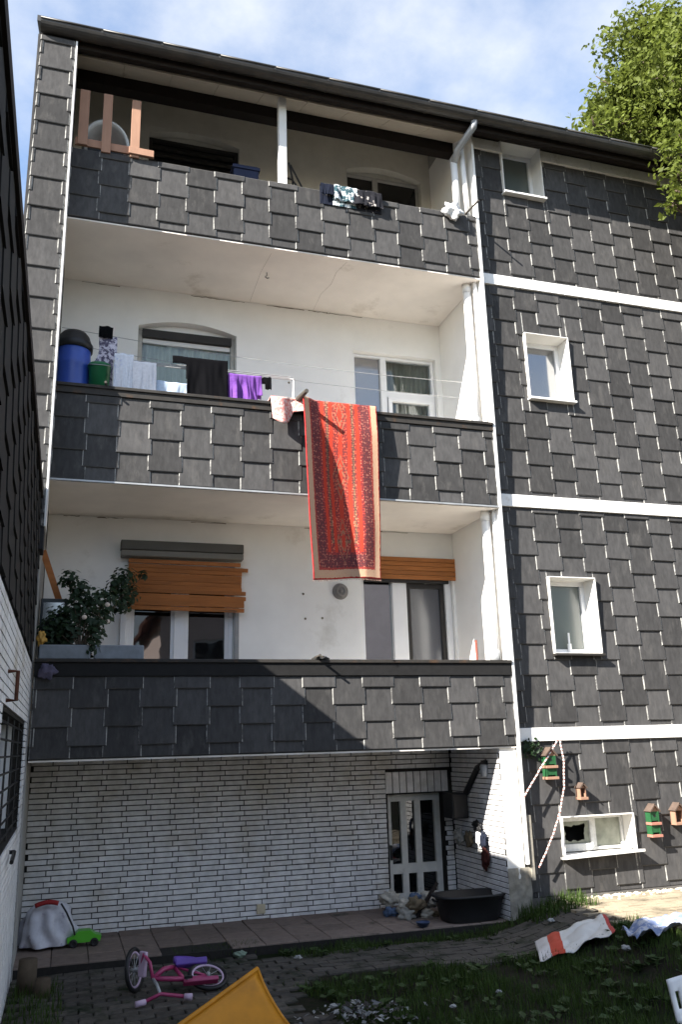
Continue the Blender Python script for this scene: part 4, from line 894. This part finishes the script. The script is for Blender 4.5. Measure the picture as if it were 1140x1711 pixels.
def birdhouse(x, z, w, h, label, two, mats=(GREENP, REDP)):
    t = thing('birdhouse', (x, .03, z), label, 'birdhouse', 'birdhouses on the slate wall'); d = .085; y1 = .082; y0 = y1-d
    box('back', mats[0], t, x-w/2, x+w/2, y1-.01, y1, z, z+h)
    lv = [0, .5] if two else [0]
    for q in lv: box('floor', mats[1], t, x-w/2-.012, x+w/2+.012, y0-.02, y1-.011, z+h*q-.012, z+h*q+.014, bevel=.002)
    box('side', mats[0] if two else WOODP, t, x-w/2, x-w/2+.01, y0, y1-.011, z+.015, z+h); box('side', mats[0] if two else WOODP, t, x+w/2-.01, x+w/2, y0, y1-.011, z+.015, z+h)
    mb = MB(); hw = w/2-.011
    if two: box('front', mats[0], t, x-w/2+.011, x+w/2-.011, y0+.004, y0+.012, z+h*.14, z+h*.46); box('front', mats[0], t, x-w/2+.011, x+w/2-.011, y0+.004, y0+.012, z+h*.62, z+h)
    mb.face(((x-w/2, y0+.004, z+h), (x+w/2, y0+.004, z+h), (x, y0+.004, z+h+w*.62))); mb.build('gable', WOODP, t)
    for sg in (-1, 1):
        MB().obox((x+sg*w*.29, (y0+y1)/2-.012, z+h+w*.31+.004), (w*.33, 0, -sg*w*.36), (0, d/2+.012, 0), (sg*.004, 0, .004)).build('roof_board', ROOFB, t)
    if two:
        MB().lathe((x, y0+.003, z+h*.82), [(0, 0), (w*.14, 0)], 14, ax=(0, -1, 0)).build('hole', BLACK, t)
birdhouse(5.93, .675, .105, .24, 'green and pink two-storey birdhouse right of the cellar window', True)
birdhouse(4.76, 1.29, .115, .22, 'green birdhouse half hidden behind the ropes under the white band', True, (GREENP, WOODP))
birdhouse(5.10, 1.08, .07, .10, 'tiny wooden birdhouse above the cellar window', False, (ROOFB, WOODP))
birdhouse(6.24, .78, .11, .13, 'open wooden birdhouse at the right edge of the slate wall', False, (ROOFB, WOODP))
sc_ = thing('hanging_foliage', (4.58, .04, 1.5), 'dark sprig tucked under the lowest white band', 'sprig'); mb = MB()
for k in range(110): leaf(mb, Vector((4.57+random.gauss(0, .06), .05, 1.58+random.gauss(0, .05))), Vector((U(-1, 1), -1, U(-1, 1))), U(.03, .06))
mb.build('leaves', LEAFP, sc_, kind='stuff')
mg = thing('mug', (5.60, .10, .565), 'small white mug on the cellar window sill', 'mug'); MB().lathe((5.585, .075, .55), [(0, 0), (.034, 0), (.037, .08), (.033, .08), (.03, .01), (0, .01)], 18).build('cup', PVC, mg, smooth=True); MB().torus((5.627, .075, .59), (0, 1, 0), .02, .005, 14, 6).build('handle', PVC, mg, smooth=True)

# ------------------------------------------------------------------ terrace clutter
random.seed(23)
tb = thing('black_tub', (3.86, .25, 0), 'large black plastic mortar tub at the foot of the corner post', 'tub')
def tubring(s_, z, n=36): return [Vector((3.88+math.copysign(abs(math.cos(6.2832*i/n))**.6, math.cos(6.2832*i/n))*.345*s_, .27+math.copysign(abs(math.sin(6.2832*i/n))**.6, math.sin(6.2832*i/n))*.21*s_, z)) for i in range(n)]
mb = MB(); rings = [tubring(.80, .004), tubring(.86, .05), tubring(.96, .215), tubring(1.05, .22), tubring(1.05, .24), tubring(.97, .24), tubring(.85, .06), tubring(.5, .05)]
k0 = 0
for rg in rings: mb.v += rg
for i in range(len(rings)-1):
    for j in range(36): mb.f.append((i*36+j, i*36+(j+1) % 36, (i+1)*36+(j+1) % 36, (i+1)*36+j)); mb.m.append(0)
mb.f.append(tuple(7*36+j for j in range(36))); mb.m.append(0); mb.build('basin', BLACK, tb, smooth=True)
for sg in (-1, 1): MB().tube([(3.88+sg*(.36+.02*math.sin(t*.785)), .21+.03*t, .2) for t in range(5)], .011, 6).build('handle', BLACK, tb)
RB = [M('rubble_grey', (.28, .27, .24), .9, .3, 18), M('rubble_pale', (.42, .39, .33), .9, .3, 18), M('rubble_brown', (.14, .11, .07), .9, .3, 18), M('rubble_blue', (.08, .12, .2), .7, .3, 18)]
names = ['pale crumpled bag', 'grey stone', 'brown clod', 'blue scrap', 'pale stone', 'grey sack', 'torn sack', 'broken shard']
for k in range(16):
    x = 3.25+.45*(k/15)+U(-.05, .05); y = .75+U(-.25, .2); r = U(.04, .10); z = r*.5+(.09 if k % 3 == 0 else 0)
    if x > 3.6 and y < .5: y += .2
    lump('rubble_piece', RB[(k*7) % 4 if k % 5 else 1], ['grey', 'pale', 'brown', 'blue'][(k*7) % 4 if k % 5 else 1]+' rubble lump in the pile before the cellar door', (x, y, z), (r, r*.8, r*.75), k*1.3+.5, 'rubble before the cellar door', 'rubble')
tag(MB().obox((3.55, .55, .16), (.13, .02, .15), (0, .012, 0), (-.012, 0, .012)).build('dark_lath', DARKWOOD), 'dark lath leaning across the rubble by the cellar door', 'lath')
bo = tag(MB().lathe((3.32, .12, .0), [(0, .005), (.04, .005), (.065, .045), (.07, .05), (.06, .045), (.035, .012), (0, .012)], 22).build('bowl', M('bowl_blue', (.04, .06, .12), .4), smooth=True), 'small dark blue bowl at the terrace edge', 'bowl')
mbx = thing('meter_box', (4.1, .95, .9), 'dark box mounted in the corner above the tub', 'box'); box('body', BLACK, mbx, 4.0, 4.185, .80, 1.05, .88, 1.14, bevel=.01); box('door', DARKFR, mbx, 4.015, 4.17, .788, .798, .90, 1.12); MB().tube(((4.17, .8, 1.14), (4.18, .5, 1.4), (4.18, .3, 1.46)), .035, 8).build('duct', BLACK, mbx)
ht = [('watering_can_rose', BLACK, 'dark tool hanging highest on the brick side wall', (4.15, .55, .82), (.03, .08, .05), 3.3), ('glove', CM('white_cloth', (0, 0, 0)), 'white glove hanging on the brick side wall', (4.15, .52, .70), (.03, .05, .07), 4.4), ('glove', CM('navy_cloth', (0, 0, 0)), 'navy glove hanging beside the white glove', (4.15, .42, .69), (.03, .06, .08), 6.1), ('rag', M('dark_red', (.05, .012, .01), .9), 'dark red rag hanging lowest on the brick side wall', (4.15, .40, .53), (.03, .06, .10), 8.2), ('rag', RB[2], 'brown rag hanging beside the meter box', (4.13, .72, .68), (.03, .08, .08), 9.4), ('rag', RB[0], 'grey rag hanging under the meter box', (4.10, .9, .70), (.05, .08, .07), 2.7)]
for nm, m_, lab, c, r, sd_ in ht: lump(nm, m_, lab, c, r, sd_, None, 'rag' if nm == 'rag' else ('glove' if nm == 'glove' else 'tool'))
# white bag, toy car
def bag_fn(u, v):
    a = u*6.2832; zz_ = v; r = (.26*(1-v**2.2)**.5 if v < 1 else 0)*(1+.22*noise.noise(Vector((math.cos(a)*2.2, math.sin(a)*2.2, v*3)))+.09*math.sin(a*9+v*5))
    return (-.04+r*math.cos(a)*.95+.0*v, .80+r*math.sin(a)*.75, .03+.36*v)
bg_ = thing('white_bag', (-.04, .8, 0), 'bulging white plastic bag with a red rim against the brick wall', 'bag')
MB().grid(bag_fn, 60, 24).build('sack', M('bag_white', (.55, .55, .60), .45, .12, 20, .6, .4, c2=(.30, .28, .36), thr=(.58, .66), scale2=9), bg_, smooth=True)
MB().tube([(-.16+.028*t, .64, .37+.025*math.sin(t*.4)) for t in range(8)], .02, 8).build('red_rim', M('bag_red', (.30, .02, .02), .6), bg_, smooth=True); MB().tube([(.06, .64, .375), (.11, .62, .30), (.17, .62, .18), (.19, .62, .11)], .008, 6).build('cord', BLACK, bg_)
tcr = thing('toy_car', (.27, .7, 0), 'bright green toy car beside the white bag', 'toy car')
GC = M('toy_green', (.09, .42, .03), .35, .1, 5, 0, .5)
prof = [(-.14, .04), (.14, .04), (.15, .085), (.10, .10), (.05, .135), (-.05, .135), (-.10, .095), (-.145, .085)]
mb = MB()
for sgn in (-1, 1): mb.face([(.27+p[0], .70+sgn*.06, p[1]) for p in (prof if sgn < 0 else prof[::-1])])
for i in range(8):
    a, b = prof[i], prof[(i+1) % 8]; mb.face(((.27+a[0], .64, a[1]), (.27+a[0], .76, a[1]), (.27+b[0], .76, b[1]), (.27+b[0], .64, b[1])))
mb.build('body', GC, tcr, bevel=.008)
for x in (.18, .36):
    for y in (.635, .765): MB().torus((x, y, .036), (0, 1, 0), .024, .013, 18, 8).lathe((x, y, .036), [(0, .006), (.024, .006)], 14, ax=(0, -1 if y < .7 else 1, 0)).build('wheel', BLACK, tcr, smooth=True)
# child's bicycle tipped over
bk = thing('child_bicycle', (.9, -.85, -.06), 'pink and purple child bicycle lying on its side on the pavers', 'bicycle')
PKM = M('bike_pink', (.34, .035, .12), .35, .15, 8, 0, .5); PUR = M('bike_purple', (.12, .06, .34), .45, .15, 8, 0, .4); LIL = M('bike_lilac', (.55, .42, .55), .5)
G0 = -.06
def wheel(c, ax, R, nm):
    w_ = link(nm, None, c, bk); c = Vector(c); ax = Vector(ax).normalized()
    MB().torus(c, ax, R, .017, 32, 8).build('tyre', BLACK, w_, smooth=True); MB().torus(c, ax, R-.02, .009, 32, 6).build('rim', LIL, w_, smooth=True)
    MB().tube((c-ax*.03, c+ax*.03), .014, 10).build('hub', ZINC, w_, smooth=True)
    q = Vector((0, 0, 1)).rotation_difference(ax)
    for k in range(10): a = 6.2832*k/10; MB().tube((c, c+q @ Vector((math.cos(a), math.sin(a), 0))*(R-.02)), .0022, 4).build('spoke', ZINC, w_)
Fc, Rc = Vector((.60, -.80, G0+.155)), Vector((1.14, -.86, G0+.075))
wheel(Fc, (.85, -.45, .12), .138, 'front_wheel'); wheel(Rc, (.10, -.42, .92), .138, 'rear_wheel')
hd, ck_, st_ = Vector((.72, -.97, G0+.12)), Vector((.95, -.95, G0+.09)), Vector((.90, -.72, G0+.13))
MB().tube((Fc+Vector((.04, -.03, 0)), Vector((.66, -.88, G0+.27)), Vector((.70, -.93, G0+.22)), hd), .013, 8).build('fork', PKM, bk, smooth=True)
MB().tube((hd, Vector((.80, -.94, G0+.17)), st_), .018, 8).tube((hd, ck_), .018, 8).tube((ck_, st_), .015, 8).tube((ck_, Rc), .012, 8).tube((st_, Rc), .010, 8).build('frame', PKM, bk, smooth=True)
MB().obox((.655, -.86, G0+.20), (.012, .006, 0), (.02, -.03, 0), (.004, 0, .085)).build('front_mudguard', LIL, bk, bevel=.006)
MB().obox((1.07, -.98, G0+.075), (.13, 0, -.002), (0, .02, -.02), (0, .012, .012)).build('chain_guard', PKM, bk, bevel=.008)
MB().grid(lambda u, v: (.90+.16*u, -.70-.05*v+.02*math.sin(u*3), G0+.16+.03*math.sin(v*3.14)-.02*u), 8, 6).build('saddle', PUR, bk, smooth=True, solid=.03)
MB().obox((1.03, -.74, G0+.15), (.12, 0, 0), (0, .01, .02), (0, -.02, .02)).build('rear_rack', PUR, bk, bevel=.008)
MB().tube((hd, Vector((.74, -1.06, G0+.10)), Vector((.76, -1.14, G0+.05))), .012, 8).build('stem', ZINC, bk, smooth=True)
MB().tube((Vector((.64, -1.20, G0+.03)), Vector((.76, -1.16, G0+.06)), Vector((.93, -1.22, G0+.04))), .013, 8).build('handlebar', PKM, bk, smooth=True)
MB().tube((Vector((.58, -1.22, G0+.025)), Vector((.65, -1.20, G0+.03))), .02, 10).build('grip', LIL, bk, smooth=True); MB().tube((Vector((.92, -1.22, G0+.04)), Vector((.97, -1.24, G0+.04))), .022, 10).build('grip', LIL, bk, smooth=True)
MB().tube((ck_, ck_+Vector((.02, -.07, .02))), .008, 6).build('crank', ZINC, bk); MB().obox(ck_+Vector((.02, -.08, .03)), (.03, 0, 0), (0, .012, 0), (0, 0, .008)).build('pedal', BLACK, bk)
# yellow slide
sl = thing('slide_chute', (1.0, -2.4, -.06), 'orange-yellow plastic slide chute lying on the pavers in the foreground', 'slide')
YEL = M('slide_yellow', (.52, .215, .012), .5, .14, 9, .1, .3, c2=(.30, .13, .02), thr=(.55, .85), scale2=5)
P0, A_, B_ = Vector((1.27, -2.05, .30)), Vector((-.98, -.60, -.33)), Vector((.15, -.40, -.27)); Nn = A_.cross(B_).normalized()
if Nn.z < 0: Nn = -Nn
MB().grid(lambda u, v: P0+A_*v+B_*u - Nn*.05*max(0, math.sin(u*3.1416))**.6, 14, 20).build('bed', YEL, sl, smooth=True, solid=.012)
for u in (0, 1): MB().tube([P0+A_*(t/8)+B_*u+Nn*.006 for t in range(9)], .014, 8).build('rim', YEL, sl, smooth=True)
MB().tube([P0+B_*(t/6)-Nn*.05*max(0, math.sin(t/6*3.1416))**.6 for t in range(7)], .012, 8).build('end_rim', YEL, sl, smooth=True)
# cloths on the ground
def flat_cloth(name, m_, label, p, eu, ev, amp, seed, cat='cloth'):
    p, eu, ev = Vector(p), Vector(eu), Vector(ev)
    def fn(u, v):
        q = p+eu*u+ev*v; h = abs(noise.noise(Vector((u*2.2+seed, v*1.8, seed))))*amp*2+abs(noise.noise(Vector((u*6, v*5+seed, 2))))*amp*.5
        return (q.x, q.y, gz(q.x, q.y)+.03+h)
    return tag(cloth(fn, 44, 30).build(name, m_, smooth=True, solid=.006), label, cat)
def stripe_mat():
    m = bpy.data.materials.new('striped_towel'); m.use_nodes = True; n = m.node_tree.nodes; l = m.node_tree.links
    uv = n.new('ShaderNodeUVMap'); sp = n.new('ShaderNodeSeparateXYZ'); r = n.new('ShaderNodeValToRGB'); r.color_ramp.interpolation = 'CONSTANT'
    e = r.color_ramp.elements; e[0].color = (.62, .58, .55, 1); e[1].position = .16; e[1].color = (.50, .07, .035, 1)
    for p, c in ((.33, (.64, .62, .58, 1)), (.95, (.45, .06, .05, 1))): q = e.new(p); q.color = c
    l.new(uv.outputs[0], sp.inputs[0]); l.new(sp.outputs['X'], r.inputs[0]); l.new(r.outputs[0], n['Principled BSDF'].inputs['Base Color']); n['Principled BSDF'].inputs['Roughness'].default_value = .9; return m
flat_cloth('beach_towel', stripe_mat(), 'white towel with a red stripe thrown on the ground', (3.72, -1.32, 0), (.72, .0, 0), (.22, .46, 0), .05, 3.1, 'towel')
flat_cloth('blue_cloth', CM('blue_white_print', (.20, .25, .40), c2=(.48, .49, .54), scale2=14, thr=(.46, .54)), 'crumpled blue and white cloth on the grass at the right edge', (4.36, -1.72, 0), (.62, .05, 0), (.1, .34, 0), .07, 6.2)
# plastic chair
chx = thing('plastic_chair', (3.3, -3.7, -.06), 'white plastic child chair cut off by the right edge', 'chair')
cx_, cy_, c0 = 3.42, -3.84, -.075
MB().grid(lambda u, v: (cx_-.2+.42*u, cy_-.17+.34*v, c0+.27+.006*math.sin(u*3.14)), 8, 8).build('seat', PVC, chx, smooth=True, solid=.018)
for sx in (0, 1):
    for sy in (0, 1): MB().tube((Vector((cx_-.18+.38*sx, cy_-.15+.3*sy, c0+.27)), Vector((cx_-.22+.46*sx, cy_-.19+.38*sy, c0))), [.022, .017], 8).build('leg', PVC, chx, smooth=True)
MB().grid(lambda u, v: (cx_-.21+.44*u, cy_+.18+.05*v, c0+.27+.20*v+.02*math.sin(u*3.14)*v), 16, 10, mask=lambda u, v: not (.25 < v < .75 and (int(u*16) % 4 == 1))).build('backrest', PVC, chx, smooth=True, solid=.016)
# short timber posts at the wing, litter, leaf heap
tag(MB().tube(((-.17, -.42, -.09), (-.165, -.42, .16)), [.075, .068], 12).build('timber_post', BARK, smooth=True), 'short brown timber stump beside the wing wall', 'stump')
tag(MB().tube(((-.05, -.62, -.09), (-.045, -.62, .06)), [.06, .055], 12).build('timber_post', BARK, smooth=True), 'lower brown timber stump beside the pavers', 'stump')
mb = MB()
for k in range(260):
    a, r = U(0, 6.28), abs(random.gauss(0, .16)); p = Vector((1.93+r*math.cos(a)*1.5, -2.05+r*math.sin(a)*1.2, -.055+max(0, .11-r*.35)*rnd())); leaf(mb, p, Vector((U(-.6, .6), U(-.9, .3), 1)), U(.02, .055), random.choice((0, 0, 1, 2)))
tag(mb.build('leaf_litter', [M('litter_dark', (.04, .035, .03), .8), M('litter_grey', (.12, .125, .13), .6), M('litter_pale', (.28, .28, .27), .6)], kind='stuff'), 'heap of dark leaves and grey scraps right of the slide', 'litter')
for k, (x, y, r, lab) in enumerate(((1.55, -.02, .05, 'pale green cabbage-like leaf by the terrace edge'), (1.98, -.35, .03, 'small white paper scrap on the pavers'), (4.32, -1.62, .035, 'white paper scrap left of the blue cloth'), (4.35, -.45, .03, 'pale scrap near the corner post'), (3.05, -1.9, .02, 'pale scrap on the lawn'), (2.6, -2.1, .022, 'grey scrap in the middle of the lawn'))):
    lump('paper_scrap', M('scrap_%d' % (k == 0), (.20, .26, .20) if k == 0 else (.34, .34, .33), .8), lab, (x, y, gz(x, y)+.03), (r, r*.8, r*.5), k*2.1+.3, 'scraps on the ground', 'scrap')

# cracks and mould lines of the loggias, wall plugs
random.seed(31)
MOULD = M('mould', (.20, .17, .12), .95, .4, 12)
for zc in (P2b-.014, P3b-.014):
    for k in range(9):
        x = U(XL+.1, 4.0); ln = U(.12, .5); MB().tube([(x+ln*t/6, BK-.002, zc-.002-abs(U(0, .012))) for t in range(7)], [U(.001, .005) for t in range(7)], 5).build('mould_line', MOULD, house)
for pts in (((2.75, .05), (2.70, .3), (2.72, .55), (2.66, .8), (2.68, 1.2)), ((1.9, .1), (1.86, .5), (1.88, 1.2))):
    MB().tube([(p[0]+U(-.01, .01), p[1], P3b-.0125) for p in pts], .0011, 4).build('ceiling_crack', MOULD, house)
for x, z in ((2.52, 3.05), (2.72, 3.06), (2.50, 3.33), (2.36, 5.9)): MB().lathe((x, BK-.001, z), [(0, .006), (.012, .006), (.014, 0)], 8, ax=(0, -1, 0)).build('wall_plug', MOULD, house)

# keep at most 300 single pieces per wall: the smallest and those out of view are joined into one part
def limit(parent, name, n=300):
    kids = [o for o in parent.children if o.name.split('.')[0] == name]
    if len(kids) <= n: return
    def size(o):
        p = ORG[o.name]; d = (p-EYE); z = d.dot(fw); u_ = d.dot(r2)/z*1424/570; v_ = d.dot(u2)/z*1424/855
        a = o.dimensions.x*o.dimensions.z if o.dimensions.x > .02 else o.dimensions.y*o.dimensions.z
        return a/z/z if abs(u_) < 1.03 and abs(v_) < 1.03 else -1
    bpy.context.view_layer.update(); kids.sort(key=size, reverse=True); vs_, fs_, ms_ = [], [], []
    for o in kids[n:]:
        k = len(vs_); mw = o.matrix_world; vs_ += [mw @ v.co for v in o.data.vertices]
        for p in o.data.polygons: fs_.append([k+i for i in p.vertices]); ms_.append(p.material_index)
    mats = list(kids[0].data.materials); mb = MB(); mb.v, mb.f, mb.m = vs_, fs_, ms_
    mb.build(name+'_rest', mats if len(mats) > 1 else mats[0], parent, kind='stuff')
    for o in kids[n:]: bpy.data.objects.remove(o)
limit(bw, 'brick'); limit(wall, 'slate')
